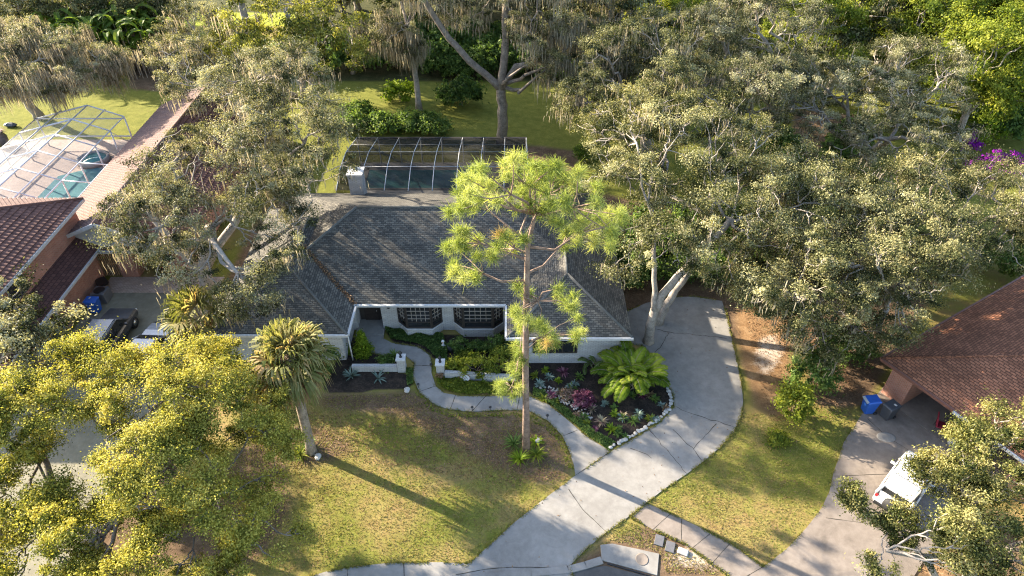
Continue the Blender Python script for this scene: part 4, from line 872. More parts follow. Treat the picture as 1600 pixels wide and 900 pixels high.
far = [  # proto, px, py at ground, rz, scale, label
    (pa, 1480, 135, 0, 1.0, "bright green broadleaf tree above the purple flowers"), (pa, 1565, 165, 2, .95, "bright green broadleaf tree at the right edge behind yellow shrub"), (pa, 1600, 90, 4, 1.1, "bright green broadleaf tree in the top right corner"),
    (pa, 1420, 75, 1, .85, "pale green broadleaf tree between grey oak and bright corner trees"), (pc, 1350, 95, 1, 1.1, "olive tree at the top behind the twisted oak"), (pa, 1255, 65, 3, .9, "yellowish broadleaf tree behind the tall pale oak"),
    (pb, 1100, 70, 1, 1.0, "brownish oak at the top beside the yellow blooms"), (pa, 1020, 55, 5, .9, "yellow green broadleaf tree at the top centre right"), (pb, 960, 60, 2, .95, "grey oak at the top left of the yellow blooms"),
    (pc, 850, 70, 0, 1.1, "dark woodland oak directly behind the forked mossy oak"), (pc, 700, 62, 3, 1.1, "dark woodland oak between slim oak and forked oak"), (pa, 600, 50, 2, .9, "yellow green broadleaf tree behind the crooked small oak"),
    (pc, 545, 55, 5, 1.0, "dark woodland oak left of the crooked small oak"), (pb, 790, 25, 4, 1.2, "mossy woodland oak highest behind the forked oak"), (pa, 890, 20, 1, 1.0, "yellow green woodland tree far behind the dark trunked oak"),
    (pa, 660, 15, 4, 1.1, "yellow green woodland tree far behind the slim oak"), (pc, 1180, 20, 2, 1.1, "dark woodland oak far behind the tall pale oak"), (pb, 1320, 15, 3, 1.1, "brownish woodland oak far behind at the top right"), (pa, 1500, 10, 5, 1.1, "bright woodland tree far behind at the top right corner"),
    (pb, 500, 12, 0, 1.0, "mossy woodland oak far behind the multi trunk oak"), (pc, 205, 30, 2, .9, "dark tree behind the banana leaves"), (pc, 30, 20, 1, 1.0, "dark tree behind the mossy corner oak"), (pa, 110, 12, 4, .9, "green tree behind the banana leaves at far left"),
    (pb, 1010, -30, 2, 1.2, "oak of the far wood at the top centre"), (pc, 1420, -40, 2, 1.3, "dark oak of the far wood at the top right"), (pa, 750, -40, 3, 1.2, "green tree of the far wood behind the forked oak"), (pb, 560, -45, 5, 1.2, "oak of the far wood at the top left of the backyard"),
]
for px, py in [(1380, 120), (1440, 110), (1530, 120), (1590, 140), (1400, 40), (1470, 60), (1540, 60), (1600, 40), (1640, 110), (1360, 10), (1440, -10), (1560, -10), (1620, -20), (1500, -50), (1640, 180), (1660, 60)]:
    far.append((pa, px, py, px * .37, 1.15, "bright green broadleaf tree in the unbroken wood at the top right"))
for px, py in [(950, 10), (1060, 10), (1140, -10), (1220, 10), (1290, -20), (820, -10), (700, 0), (610, -5), (560, 15), (930, -40), (1090, -50), (1180, -60), (1300, 50), (650, -60), (850, -60), (1350, -70), (1250, -80)]:
    far.append(((pb, pc)[px // 10 % 2], px, py, px * .41, 1.15, "olive oak in the unbroken wood along the top edge"))
tall = [(-30, 78)]  # oak added with its crown out of view to shade the back lawn
def Pc(px, py, z): q = P(px, py, z); return (q[0], q[1], 0)
crowned = [(pa, 1470, 55, 1.0, "pale green broadleaf tree at the upper right beside the grey twisted oak"), (pa, 1545, 100, 1.0, "bright green broadleaf tree above the yellow green shrub"), (pa, 1590, 30, 1.0, "bright green broadleaf tree in the very corner at upper right"), (pa, 1270, 45, 1.0, "green broadleaf tree between the two tall grey oaks"), (pb, 1330, 25, 1.0, "brown green oak at the top between broadleaf trees"), (pa, 1400, 20, 1.0, "bright green tree at the top above the twisted oak"), (pa, 1040, 15, .9, "yellow green tree beside the yellow blooms at top"), (pb, 960, 40, 1.0, "grey olive oak left of the yellow blooms")]
for px, lab in ((20, "dark green tree at the very top left corner"), (105, "dark green tree at the top behind the banana row's left end"), (185, "dark green tree at the top behind the banana row's middle"), (240, "dark green tree at the top behind the banana row's right end")): crowned.append((pc, px, 4 - px * .06, .8, lab))
first = set()
for p_, px, py, rz, sc_f, lab in far:
    q = P(px, py)
    if id(p_) not in first:
        first.add(id(p_)); o = p_; o.location = q; o.rotation_euler.z = rz; o.scale = (sc_f,) * 3; o['label'] = lab
    else: o = dup(p_, q, rz, lab, None, sc_f)

for k_, q in enumerate(tall): dup(pb, (*q, 0), k_ * 1.3, "tall mossy oak added beyond the top edge to shade the backyard", None, (1.25, 1.25, 1.9))

for k_, (p_, px, py, sc_f, lab) in enumerate(crowned): dup(p_, Pc(px, py, 8 * sc_f), k_ * 1.7, lab, None, sc_f)

# ------------------------------------------------------------------ shrubs
def shrub(name, label, loc, r, leaf='shrub', seed=1, n=None, lsize=.12, per=60, cat="shrub", group=None, stem=True, crad=.28, aspect=.55, tlo=.25):
    rng = np.random.default_rng(seed); t = thing(name, label, cat, loc, 0, group); rx, ry, rz = r
    n = n or int(20 + 40 * (rx * ry * rz) ** (2 / 3))
    pts = sample_ells(rng, [(0, 0, rz * .95, rx, ry, rz)], n, .5, -.6); pts[:, 2] = np.maximum(pts[:, 2], .1)
    V, ti = clumps(rng, pts, per, crad, lsize, aspect=aspect, tlo=tlo); V[:, 2] = np.maximum(V[:, 2], .02)
    np_mesh("foliage", V, 4, M[leaf], t, ti)
    if stem:
        mb = MB(); skeleton(mb, rng, pts[:min(24, len(pts))], [([(0, 0, -.05), (0, 0, .12), (.02, 0, rz * .4)], .05, .035)], .008); mb.build("stem", M['bark_dark'], t)
    return t
su = shrub("understory_shrub", "dark green understory shrub in the woodland edge behind the backyard", P(560, 95), (2.2, 1.8, 1.5), 'shrub', 61, 70, .26, 70, "shrub", "understory shrubs", True, .55)
rs = random.Random(5)
for px, py in [(540, 108), (590, 105), (620, 96), (650, 100), (690, 112), (715, 120), (740, 118), (770, 108), (810, 112), (840, 108), (875, 120), (905, 128), (940, 140), (700, 95), (760, 90), (830, 88), (880, 95), (600, 80), (655, 78), (720, 78), (790, 74), (850, 72), (920, 100), (500, 100), (460, 112), (975, 160), (1560, 215), (1590, 190), (1010, 180)]:
    dup(su, P(px, py), rs.uniform(0, 6), None, None, rs.uniform(.8, 1.5))
for px, py in [(960, 425), (1000, 425), (1040, 405), (1090, 400), (1130, 420), (1010, 380), (1070, 370), (1140, 380), (1180, 350), (1250, 300), (1300, 260), (1220, 250), (1330, 230)]: dup(su, P(px, py), rs.uniform(0, 6), "dark green understory shrub beneath the oaks of the right side yard", "understory shrubs of the side yard", rs.uniform(.6, 1.0))
sb = shrub("leafy_shrub", "leafy green shrub behind the pool cage, leftmost of its row", P(555, 205), (1.7, 1.4, .9), 'shrub', 62, 60, .2, 70, "shrub", "shrubs behind the pool cage", True, .45)
for (px, py), lab in zip([(600, 206), (640, 204), (675, 207), (560, 190)], ["leafy green shrub second from left behind the pool cage", "leafy green shrub below the slim oak behind the pool cage", "leafy green shrub rightmost of the row behind pool cage", "taller leafy shrub at the back left of the cage row"]): dup(sb, P(px, py), px, lab, None, 1.05)
shrub("bright_shrub", "bright yellow green shrub on the backyard lawn left of slim oak", P(625, 158), (1.7, 1.2, 1.1), 'lime', 63, 46, .3, 34, "shrub", None, True, .5)
shrub("dark_fern_shrub", "large dark shrub right of the slim oak in backyard", P(722, 165), (2.2, 1.8, 1.5), 'shrub', 64, 70, .3, 60, "shrub", None, True, .55, tlo=.05)
shrub("yellow_shrub", "bright yellow green shrub on the right edge above purple flowers", P(1520, 218), (2.2, 1.8, 1.7), 'lime', 65, 90, .24, 60, "shrub", None, True, .5)
shrub("flowering_bush", "purple flowering bush below the yellow green shrub", P(1565, 272), (3.2, 1.3, 1.0), 'magenta', 66, 60, .22, 40, "shrub", None, True, .42)
shrub("flowering_bush", "purple flowering sprig bush left of the larger purple bush", P(1508, 236), (1.2, .7, .9), 'magenta', 67, 22, .2, 36, "shrub", None, True, .36)
q = P(1010, 30, 0); t = thing("flowering_tree", "small tree with clear yellow blooms at the top edge", "tree", (q[0], q[1] + 2, 0))
rng = np.random.default_rng(68); pts = sample_ells(rng, [(0, 0, 7.5, 3.4, 3, 2.4)], 70); mb = MB(); skeleton(mb, rng, pts, [([(0, 0, -.1), (0, 0, 2), (.1, 0, 4)], .16, .12)]); mb.build("trunk", M['bark_dark'], t)
V, ti = clumps(rng, pts, 90, .8, .26); np_mesh("crown", V, 4, M['bright'], t, ti); V, ti = clumps(rng, pts[pts[:, 1] < .5][:16], 40, .6, .26); np_mesh("blossom", V, 4, M['yellow_flower'], t, ti)
for k, (px, py, r, lab, lf) in enumerate([(1232, 655, (1.0, .9, 1.5), "bushy bright green shrub beside the driveway lawn", 'bright'), (1262, 610, (1.3, 1.2, 1.7), "taller green shrub behind the bushy bright one", 'shrub'), (1215, 690, (.35, .35, .25), "tiny shrub alone at the lawn edge below the bushy one", 'bright'),
        (1320, 560, (1.6, 1.3, 1.2), "dark green shrub under the oaks by the brown roof", 'shrub'), (1110, 440, (1.5, 1.0, 1.1), "green shrub behind the driveway head", 'shrub'), (1060, 440, (1.4, 1.0, 1.1), "dark shrub behind the leaning oak trunks", 'shrub'), (985, 450, (.9, .9, 1.3), "narrow green shrub between roof corner and oak trunk", 'shrub'),
        (1190, 440, (1.6, 1.2, 1.3), "leafy shrub at the back right of the driveway head", 'shrub'), (1560, 425, (1.5, 1.5, 1.4), "palm like dark shrub beside the upper brown roof edge", 'shrub'), (920, 250, (1.2, .9, .9), "green shrub behind the pine at the lawn corner", 'banana')]):
    shrub("garden_shrub", lab, P(px, py), r, lf, 70 + k, None, .16, 60, "shrub", None, True, .35)
# front garden shrubs
t = thing("conical_shrub", "lime green conical shrub beside the front steps", "shrub", P(569, 552)); rng = np.random.default_rng(81)
h_ = rng.random(240) ** 1.3 * 1.7; th = rng.uniform(0, 6.28, 240); rr = .62 * (1 - h_ / 1.95) * np.sqrt(rng.random(240)); pts = np.stack([rr * np.cos(th), rr * np.sin(th), h_ + .1], 1)
V, ti = clumps(rng, pts, 32, .16, .09, (1, 1, 1.2)); np_mesh("foliage", V, 4, M['lime'], t, ti); MB().tube([(0, 0, -.05), (0, 0, 1.2)], [.05, .02], 6).build("stem", M['bark_dark'], t)
def cover(name, label, poly, n, leaf, seed, h=(.05, .3), lsize=.1, tlo=.25):
    rng = np.random.default_rng(seed); xs_, ys_ = zip(*poly); q = rng.random((n * 4, 2)) * [max(xs_) - min(xs_), max(ys_) - min(ys_)] + [min(xs_), min(ys_)]
    q = q[inpoly(q[:, 0], q[:, 1], poly)][:n]
    hh = h[0] + (h[1] - h[0]) * (.5 + .5 * np.sin(q[:, 0] * 4.1 + seed) * np.cos(q[:, 1] * 5.3)) * rng.random(len(q)) ** .5
    p = np.column_stack([q, hh]); nr = unit(rng.normal(size=p.shape) * .6 + [0, 0, .9])
    V = leaf_quads(p, nr, lsize * rng.uniform(.6, 1.4, len(p)), rng, .6); V[:, 2] = np.maximum(V[:, 2], .01)
    o = np_mesh(name, V, 4, M[leaf], None, np.clip(rng.normal(.45 + tlo - .25, .22, len(p)), 0, 1)); return tag(o, label, "ground cover", None, "stuff")
cover("ground_cover", "dark green ground cover bank below the first bay window", PL([(600, 512), (640, 516), (690, 524), (700, 545), (697, 575), (682, 562), (672, 548), (655, 538), (612, 532)]), 7000, 'shrub', 82, (.08, .42), .12, .12)
cover("ground_cover", "yellow green ground cover between curving walkway and low wall", PL([(684, 572), (715, 592), (760, 600), (805, 598), (820, 615), (774, 617), (722, 617), (696, 611), (683, 600)]), 5200, 'bright', 83, (.05, .34), .12)
cover("ground_cover", "narrow dark green border strip along the walkway right of pine", PL([(834, 605), (860, 618), (893, 645), (925, 672), (962, 692), (951, 704), (917, 681), (891, 658), (859, 632), (832, 619)]), 5200, 'shrub', 84, (.04, .22), .1, .3)
cover("ground_cover", "thin green edging tufts on the lawn side of the walkway", PL([(645, 610), (655, 616), (679, 637), (701, 644), (740, 647), (800, 645), (826, 646), (860, 664), (882, 690), (896, 735), (888, 735), (872, 690), (850, 668), (800, 652), (700, 652), (672, 642)]), 2200, 'bright', 85, (.02, .16), .1)
cover("ground_cover", "green tufts at the left side of the path pillar", PL([(634, 575), (645, 577), (646, 600), (637, 605)]), 500, 'shrub', 86, (.04, .25), .1)
shr = [(745, 585, (1.25, .75, .75), "bright leafy shrub left part of the bed behind low wall", 'bright'), (785, 580, (1.0, .7, .85), "bright leafy shrub behind the pine trunk", 'bright'), (712, 578, (.6, .4, .4), "low shrub at the right path pillar", 'bright'), (775, 548, (.7, .4, .6), "dark leafy shrub against the second bay window", 'shrub'),
       (520, 560, (.8, .7, .7), "dark shrub between palm and planter wall", 'shrub'), (505, 590, (.5, .5, .5), "dark low shrub beside the palm crown shadow", 'shrub'), (604, 570, (.4, .3, .3), "low dark plant behind the left path pillar", 'shrub')]
for k, (px, py, r, lab, lf) in enumerate(shr): shrub("garden_shrub", lab, P(px, py), r, lf, 90 + k, None, .13, 44, "shrub", None, True, .26)

for k, (px, py, r, lab, lf) in enumerate([(722, 548, (.5, .4, .45), "dark broad shrub just right of the white garden figure", 'shrub'), (748, 552, (.6, .45, .5), "mid green shrub below the second bay window", 'shrub'), (728, 566, (.5, .35, .4), "bright low shrub behind the right path pillar", 'bright'), (800, 556, (.5, .4, .6), "dark shrub at the right wing corner behind the pine", 'shrub')]): shrub("garden_shrub", lab, P(px, py), r, lf, 97 + k, None, .12, 44, "shrub", None, True, .24)
# ---- rosettes, agaves
def blades(rng, n, L, w, arch, tint=(.2, .8), up=(.2, 1.3), nseg=4, droop=.0):
    """n pointed arching leaves from the origin -> quads and tints"""
    out, ti = [], []
    for i in range(n):
        th = rng.uniform(0, 6.283); el = rng.uniform(*up); l = L * rng.uniform(.7, 1.1); d = np.array([math.cos(th), math.sin(th), 0]); s = np.array([-d[1], d[0], 0])
        p = np.array([0, 0, .02]); e = el; tv = rng.uniform(*tint); pr = [(p - s * w * .4, p + s * w * .4)]
        for k in range(nseg):
            p = p + (d * math.cos(e) + np.array([0, 0, 1]) * math.sin(e)) * l / nseg; e -= arch / nseg * rng.uniform(.8, 1.2); f = (1.0, .95, .6, .06)[min(3, int(k * 4 / nseg))] if k < nseg - 1 else .06
            pr.append((p - s * w * f * .5, p + s * w * f * .5))
        for a, b in zip(pr, pr[1:]): out.append([a[0], a[1], b[1], b[0]]); ti.append(tv)
    return np.array(out).reshape(-1, 3), np.array(ti)
def rosette(name, label, loc, seed, n, L, w, arch, mat, up=(.2, 1.3), tint=(.1, .9), cat="plant", group=None):
    V, ti = blades(np.random.default_rng(seed), n, L, w, arch, tint, up); V[:, 2] = np.maximum(V[:, 2], .01)
    o = np_mesh(name, V, 4, M[mat], None, ti); o.location = loc; return tag(o, label, cat, group)
rosette("agave", "blue grey spiky agave in the black mulch near the palm", P(549, 588), 101, 44, .62, .07, .3, 'agave')
rosette("agave", "open pale agave with few long arms in black mulch", P(591, 592), 102, 12, .7, .10, .9, 'agave')
rosette("strap_leaf_plant", "pale strap leaved plant poking out beside the conical shrub", P(545, 555), 103, 9, .9, .09, .9, 'lime', (.5, 1.2))
rosette("strap_leaf_plant", "dark strap leaved plant behind the left path pillar", P(617, 558), 104, 30, .6, .07, .8, 'shrub', (.6, 1.4))
for k, (px, py, L, mt, lab) in enumerate([(838, 712, .75, 'bright', "bright strap leaved clump right of the pine base"), (812, 720, .8, 'lime', "yellow green strap leaved clump in front of the pine base"), (803, 695, .8, 'shrub', "dark strap leaved clump left of the pine base"), (838, 693, .55, 'lime', "small yellow green clump behind right of the pine base"),
        (470, 712, .8, 'bright', "bright strap leaved clump at the foot of the palm trunk"), (484, 695, .6, 'shrub', "dark strap leaved clump behind the palm trunk")]):
    rosette("strap_leaf_plant", lab, P(px, py), 110 + k, 46, L, .07, 1.1, mt, (.4, 1.3), (.2, .9), "plant", "strap leaved plants")
bedp = [(880, 582, 'purple', .5, "reddish brown bromeliad against the white front wall"), (858, 590, 'agave', .4, "pale rosette in the dark bed close to the wall window"), (872, 596, 'lime', .3, "lime rosette in the middle of the dark bed"), (905, 590, 'shrub', .4, "dark green rosette right of the lime one"), (843, 602, 'agave', .45, "grey rosette nearest to the pine trunk"),
        (890, 605, 'agave', .35, "small grey rosette left of the purple croton"), (876, 614, 'varieg', .42, "cream and pink plant left of the purple croton"), (925, 640, 'varieg', .4, "cream and pink plant below the purple croton"), (940, 660, 'varieg', .5, "large pink tinged plant near the walkway point"), (955, 672, 'lime', .5, "yellow strap plant at the point of the dark bed"),
        (930, 672, 'purple', .3, "low purple plant beside the walkway border"), (997, 648, 'agave', .45, "grey spiky plant below the big palm clump"), (960, 648, 'lime', .35, "small lime plant above the pink tinged one"), (1022, 625, 'shrub', .4, "dark plant between palm clump and white rocks"), (852, 580, 'lime', .35, "small light green plant below the front window"), (945, 632, 'agave', .3, "small pale plant right of the purple croton")]
for k, (px, py, mt, L, lab) in enumerate(bedp): rosette("bed_plant", lab, P(px, py), 130 + k, 34, L, .09, .9, mt, (.2, 1.3), (.1, 1), "plant", "plants in the dark corner bed")
shrub("croton", "purple red croton bush in the dark corner bed", P(911, 632), (.55, .5, .5), 'purple', 151, 46, .13, 40, "shrub", None, True, .2)
shrub("croton", "pale pink and cream croton in the dark corner bed", P(886, 622), (.4, .35, .3), 'varieg', 152, 26, .11, 34, "shrub", None, True, .18)
shrub("croton", "orange red croton beside the right path pillar base", P(688, 592), (.22, .2, .25), 'thatch', 153, 12, .09, 30, "shrub", None, True, .12)

rq = random.Random(21); bp_ = bed_right
for k in range(34):
    while True:
        x_, y_ = rq.uniform(1, 9.6), rq.uniform(21.2, 27.6)
        if inpoly(np.array([x_]), np.array([y_]), bp_)[0]: break
    rosette("bed_plant", "small mixed foliage plant filling the dark corner bed", (x_, y_, 0), 300 + k, 22, rq.uniform(.28, .5), .09, 1.0, rq.choice(['shrub', 'shrub', 'varieg', 'bright', 'agave', 'purple', 'thatch']), (.2, 1.3), (.1, .9), "plant", "small bed filler plants")
# ------------------------------------------------------------------ pine
PB = P(822, 706)
t = thing("pine_tree", "tall pine with tufted light green needles in front of the house", "tree", (PB[0], PB[1], 0)); rng = np.random.default_rng(160)
def PY(px, py, y):          # point on the vertical plane at distance y
    u, v = (px - 800) / FPX, (py - 450) / FPX; tt = y / (CP - v * SP); return np.array([u * tt, y, H - tt * (SP + v * CP)])
lob = [(830, 262, 55, 20), (760, 290, 62, 28), (730, 330, 34, 22), (880, 285, 55, 28), (840, 310, 60, 26), (925, 340, 50, 30), (720, 372, 38, 20), (790, 378, 38, 22), (735, 425, 42, 16), (870, 345, 40, 22), (945, 375, 34, 14), (765, 405, 22, 14), (905, 380, 26, 14), (690 + 20, 385, 20, 12),
       (868, 462, 22, 14), (895, 470, 18, 14), (832, 520, 40, 26), (880, 525, 34, 20), (800, 500, 22, 14), (905, 520, 12, 26), (822, 490, 18, 16), (800, 560, 18, 16), (808, 580, 20, 14), (850, 545, 20, 10), (790, 612, 24, 14), (775, 605, 12, 8), (815, 455, 12, 10)]
pp = []
for (px, py, rx, ry) in lob:
    for _ in range(max(3, int(rx * ry / 98))):
        a_, r_ = rng.uniform(0, 6.283), math.sqrt(rng.random()); depth = PB[1] + rng.normal() * min(2.2, rx * .034)
        pp.append(PY(px + rx * r_ * math.cos(a_), py + ry * r_ * math.sin(a_), depth))
pp = np.array(pp) - np.array([PB[0], PB[1], 0])
tr_px = [(822, 706), (822, 640), (821, 570), (822, 500), (823, 440), (824, 390), (836, 335), (836, 290)]
tp = [PY(x, y, PB[1]) - np.array([PB[0], PB[1], 0]) for x, y in tr_px]; tp[0][2] = -.1
mb = MB(); mb.tube(tp, [.23, .175, .16, .145, .13, .105, .07, .03], 10)
tz = np.array([q[2] for q in tp]); ta = np.array(tp)
# limbs: tufts grouped to branches leaving the stem a little below them
zone = kmeans(pp, 20, rng, 8)
for j in range(20):
    g = pp[zone == j]
    if not len(g): continue
    c = g.mean(0); z0 = max(3.0, min(tz[-2], c[2] - .25 * np.linalg.norm(c[:2]) - .1)); o_ = np.array([np.interp(z0, tz, ta[:, 0]), np.interp(z0, tz, ta[:, 1]), z0])
    hub = o_ + (c - o_) * .7 + rng.normal(size=3) * .1; m_ = (o_ + hub) / 2 + np.array([0, 0, -.12]) + rng.normal(size=3) * .15
    mb.tube([o_, m_, hub], [.07, .05, .035], 6)
    for q in g: mb.tube([hub, (hub + q) / 2 + rng.normal(size=3) * .1, q], [.03, .022, .012], 4, 0, False)
mb.build("trunk", M['bark_pine'], t)
n_ = 165; N = len(pp); cc = np.repeat(pp, n_, 0) + rng.normal(size=(N * n_, 3)) * .09; d = unit(rng.normal(size=(N * n_, 3)) + np.array([0, 0, .45])); L = rng.uniform(.24, .46, (N * n_, 1)); s = unit(np.cross(d, rng.normal(size=d.shape))) * .0105
tip = cc + d * L - np.array([0, 0, 1]) * L * .12
V = np.stack([cc - s, cc + s, tip + s * .3, tip - s * .3], 1).reshape(-1, 3)
ti = np.repeat(np.clip(rng.normal(.5, .14, N), 0, .85), n_) + rng.normal(0, .1, N * n_); ti = np.where(np.repeat(rng.random(N) < .02, n_), .98, np.clip(ti, 0, .88))
np_mesh("needles", V, 4, M['pine'], t, ti)

# ------------------------------------------------------------------ palms
def fan_palm(name, label, base, top, nleaf, L, seed, dead=True, mat='palm', r0=.24, skirt=1.0):
    rng = np.random.default_rng(seed); t = thing(name, label, "palm", (base[0], base[1], 0)); tp = np.array(top) - np.array([base[0], base[1], 0])
    T = np.linspace(0, 1, 9)[:, None]; Q = tp * T + np.array([0, 0, -.1]) * (1 - T) + np.sin(T * 3.1) * np.array([tp[0] * .04, 0, 0])
    mb = MB(); mb.tube(Q, [r0 * 1.3] + [r0 * (1 + .05 * (k % 2)) for k in range(7)] + [r0 * 1.1], 10); mb.build("trunk", M['bark_palm'], t)
    def leaf(el, az, l, tv, out, tin, pet, droop):
        d = np.array([math.cos(az) * math.cos(el), math.sin(az) * math.cos(el), math.sin(el)]); s = np.array([-math.sin(az), math.cos(az), 0]); up = np.cross(d, s); rl = rng.normal(0, .45); s = s * math.cos(rl) + up * math.sin(rl); up = np.cross(d, s)
        hub = tp + d * l * .42; pet.tube([tp, tp + d * l * .22 + np.array([0, 0, .03]), hub], [.03, .022, .016], 4, 0, False)
        for k in range(22):
            a = -1.75 + 3.5 * k / 21; v = d * math.cos(a) + s * math.sin(a); v = unit(v + up * .12 * abs(math.sin(a)) + rng.normal(size=3) * .07)
            ll = l * .62 * (1 - .18 * abs(a) / 1.75) * rng.uniform(.85, 1.1); w = .024 * l
            side = unit(np.cross(v, up)); m1 = hub + v * ll * .55; m2 = m1 + v * ll * .3 - np.array([0, 0, 1]) * ll * .16 * droop; m3 = m2 + v * ll * .1 - np.array([0, 0, 1]) * ll * .32 * droop
            for (p, w0), (q, w1) in zip(((hub, .3), (m1, 1), (m2, .7)), ((m1, 1), (m2, .7), (m3, .08))): out.append([p - side * w * w0, p + side * w * w0, q + side * w * w1, q - side * w * w1]); tin.append(tv + rng.normal(0, .10))
    out, tin, pet = [], [], MB()
    for i in range(nleaf):
        f = i / nleaf; el = 1.35 - 1.95 * f + rng.normal(0, .2); az = i * 2.4 + rng.normal(0, .15)
        leaf(el, az, L * rng.uniform(.85, 1.1), float(np.clip(rng.normal(.62 - .2 * f, .2), 0, .95)), out, tin, pet, .7 + .8 * f)
    np_mesh("fronds", np.array(out).reshape(-1, 3), 4, M[mat], t, np.clip(tin, 0, 1)); pet.build("petioles", M['lime'] if False else M['bark_palm'], t)
    if dead:
        out, tin, pet = [], [], MB()
        for i in range(int(nleaf * .7 * skirt)): leaf(-.55 - .75 * rng.random(), i * 2.4, L * rng.uniform(.6, .95), rng.uniform(0, 1), out, tin, pet, 1.4)
        np_mesh("dead_fronds", np.array(out).reshape(-1, 3), 4, M['thatch'], t, np.clip(tin, 0, 1))
    return t
PBB = P(487, 706)
fan_palm("cabbage_palm", "cabbage palm with shaggy crown and brown skirt on the front lawn", PBB, P(452, 560, 6.2), 56, 2.3, 171)
fan_palm("fan_palm", "fan palm with upright green fronds beside the parked cars", P(322, 575), P(312, 498, 2.8), 26, 2.5, 172, True, 'palm', .2, .5)
def feather_clump(name, label, loc, nst, L, seed, mat='areca', cat="palm", lw=.05, ll=.42, npair=26, up=(.5, 1.45), arch=1.7):
    rng = np.random.default_rng(seed); t = thing(name, label, cat, loc); out, tin = [], []; st = MB()
    for i in range(nst):
        az = i * 2.4 + rng.normal(0, .2); e = rng.uniform(*up); l = L * rng.uniform(.75, 1.15); p = np.array([rng.normal() * .25, rng.normal() * .25, 0.05]); ns = 10; tv = float(np.clip(rng.normal(.5, .2), 0, 1)); path = [p]; dirs = []
        ar = arch * rng.uniform(.7, 1.2)
        for k in range(ns):
            az2 = az + .0; d = np.array([math.cos(az2) * math.cos(e), math.sin(az2) * math.cos(e), math.sin(e)]); p = p + d * l / ns; path.append(p); dirs.append(d); e -= ar * (k / ns) * 2 / ns
        path = np.array(path); path[:, 2] = np.maximum(path[:, 2], .08); st.tube(path, np.linspace(.03, .008, ns + 1), 4, 0, False)
        for k in range(npair):
            f = .22 + .78 * k / npair; x = f * ns; j = min(ns - 1, int(x)); q = path[j] + (path[j + 1] - path[j]) * (x - j); d = dirs[j]; s = unit(np.cross(d, [0, 0, 1.]))
            for sg in (-1, 1):
                v = unit(d * .75 + sg * s * .8 + np.array([0, 0, .12])); lf = ll * math.sin(math.pi * (.12 + .86 * (f - .2) / .8)) ** .6 * l / L; w = unit(np.cross(v, np.cross(s, d))) * lw
                m1 = q + v * lf * .55; m2 = q + v * lf - np.array([0, 0, 1]) * lf * .28
                out.append([q - w * .5, q + w * .5, m1 + w, m1 - w]); out.append([m1 - w, m1 + w, m2 + w * .1, m2 - w * .1]); tin += [tv + rng.normal(0, .08)] * 2
    V = np.array(out).reshape(-1, 3); V[:, 2] = np.maximum(V[:, 2], .02)
    np_mesh("fronds", V, 4, M[mat], t, np.clip(tin, 0, 1)); st.build("stems", M['bark_palm'], t); return t
feather_clump("palm_clump", "glossy green feathery palm clump at the house corner by driveway", P(985, 600), 90, 2.35, 181, ll=.46, arch=2.2, lw=.04, up=(.7, 1.5))
feather_clump("fern_clump", "dark cycad clump beside the front wall corner", P(925, 575), 16, 1.2, 182, 'shrub', "plant", .03, .2, 22, (.4, 1.1), 1.3)
# broad banana leaves
def banana(label, loc, n, seed):
    t = thing("banana_clump", label, "plant", loc, 0, "banana clumps"); rng = np.random.default_rng(seed); out, tin = [], []; st = MB()
    for i in range(n):
        b = rng.normal(size=2) * 1.5; hgt = rng.uniform(1.6, 4.2); az = rng.uniform(0, 6.283); e = rng.uniform(.7, 1.45); l = rng.uniform(1.7, 2.6); w = rng.uniform(.16, .26)
        p = np.array([b[0], b[1], hgt]); st.tube([(b[0], b[1], 0), tuple(p)], [.06, .03], 4, 0, False); d0 = np.array([math.cos(az), math.sin(az), 0]); s = np.array([-d0[1], d0[0], 0]); tv = float(np.clip(rng.normal(.5, .22), 0, 1)); prev = None
        for k in range(7):
            f = (.3, .85, 1, 1, .9, .65, .08)[k]; a, bq, c = p - s * w * f + np.array([0, 0, .09 * f]), p, p + s * w * f + np.array([0, 0, .09 * f])
            if prev: out.append([prev[0], prev[1], bq, a]); out.append([prev[1], prev[2], c, bq]); tin += [tv, tv + .06]
            prev = (a, bq, c); p = p + (d0 * math.cos(e) + np.array([0, 0, 1]) * math.sin(e)) * l / 6; e -= .34
    np_mesh("leaves", np.array(out).reshape(-1, 3), 4, M['banana'], t, np.clip(tin, 0, 1)); st.build("stems", M['bark_palm'], t); return t
bn = banana("glossy banana leaf clump at upper left, nearest the mossy oak", P(125, 100), 84, 191)
bn.scale = (1.15,) * 3
for (px, py), lab in zip([(165, 102), (198, 104), (232, 106), (180, 78), (235, 80)], ["second glossy banana clump to the right at upper left", "dense banana clump in the middle of the row", "banana clump at the shaded right end of the row", "banana clump at the back behind the dense middle one", "banana clump at the back right near the bright lawn"]): dup(bn, P(px, py), px, lab, None, 1.2)

# ------------------------------------------------------------------ front garden masonry and ornaments
def pillar(label, loc):
    t = thing("brick_pillar", label, "pillar", loc, 0, "path pillars"); MB().box((0, 0, .5), (.46, .46, 1.0)).build("shaft", M['white_brick'], t); MB().box((0, 0, 1.04), (.56, .56, .09)).build("cap", M['white_paint'], t, .01)
    return t
def lantern(label, loc):
    t = thing("garden_lantern", label, "lantern", loc, 0, "pillar lanterns")
    MB().lathe((0, 0, 0), [(.09, 0), (.09, .03), (.03, .05), (.03, .12)], 10).build("foot", M['black'], t); MB().lathe((0, 0, .12), [(.06, 0), (.10, .2), (.10, .21)], 6).build("glass", M['glass'], t)
    MB().lathe((0, 0, .33), [(.13, 0), (.09, .06), (.02, .14), (.01, .2)], 6).build("roof", M['black'], t)
pl_ = (-6.55, 28.15, 0); pr_ = (-4.2, 27.75, 0)
pillar("white brick pillar on the left of the curving walkway", pl_); pillar("white brick pillar on the right of the curving walkway", pr_)
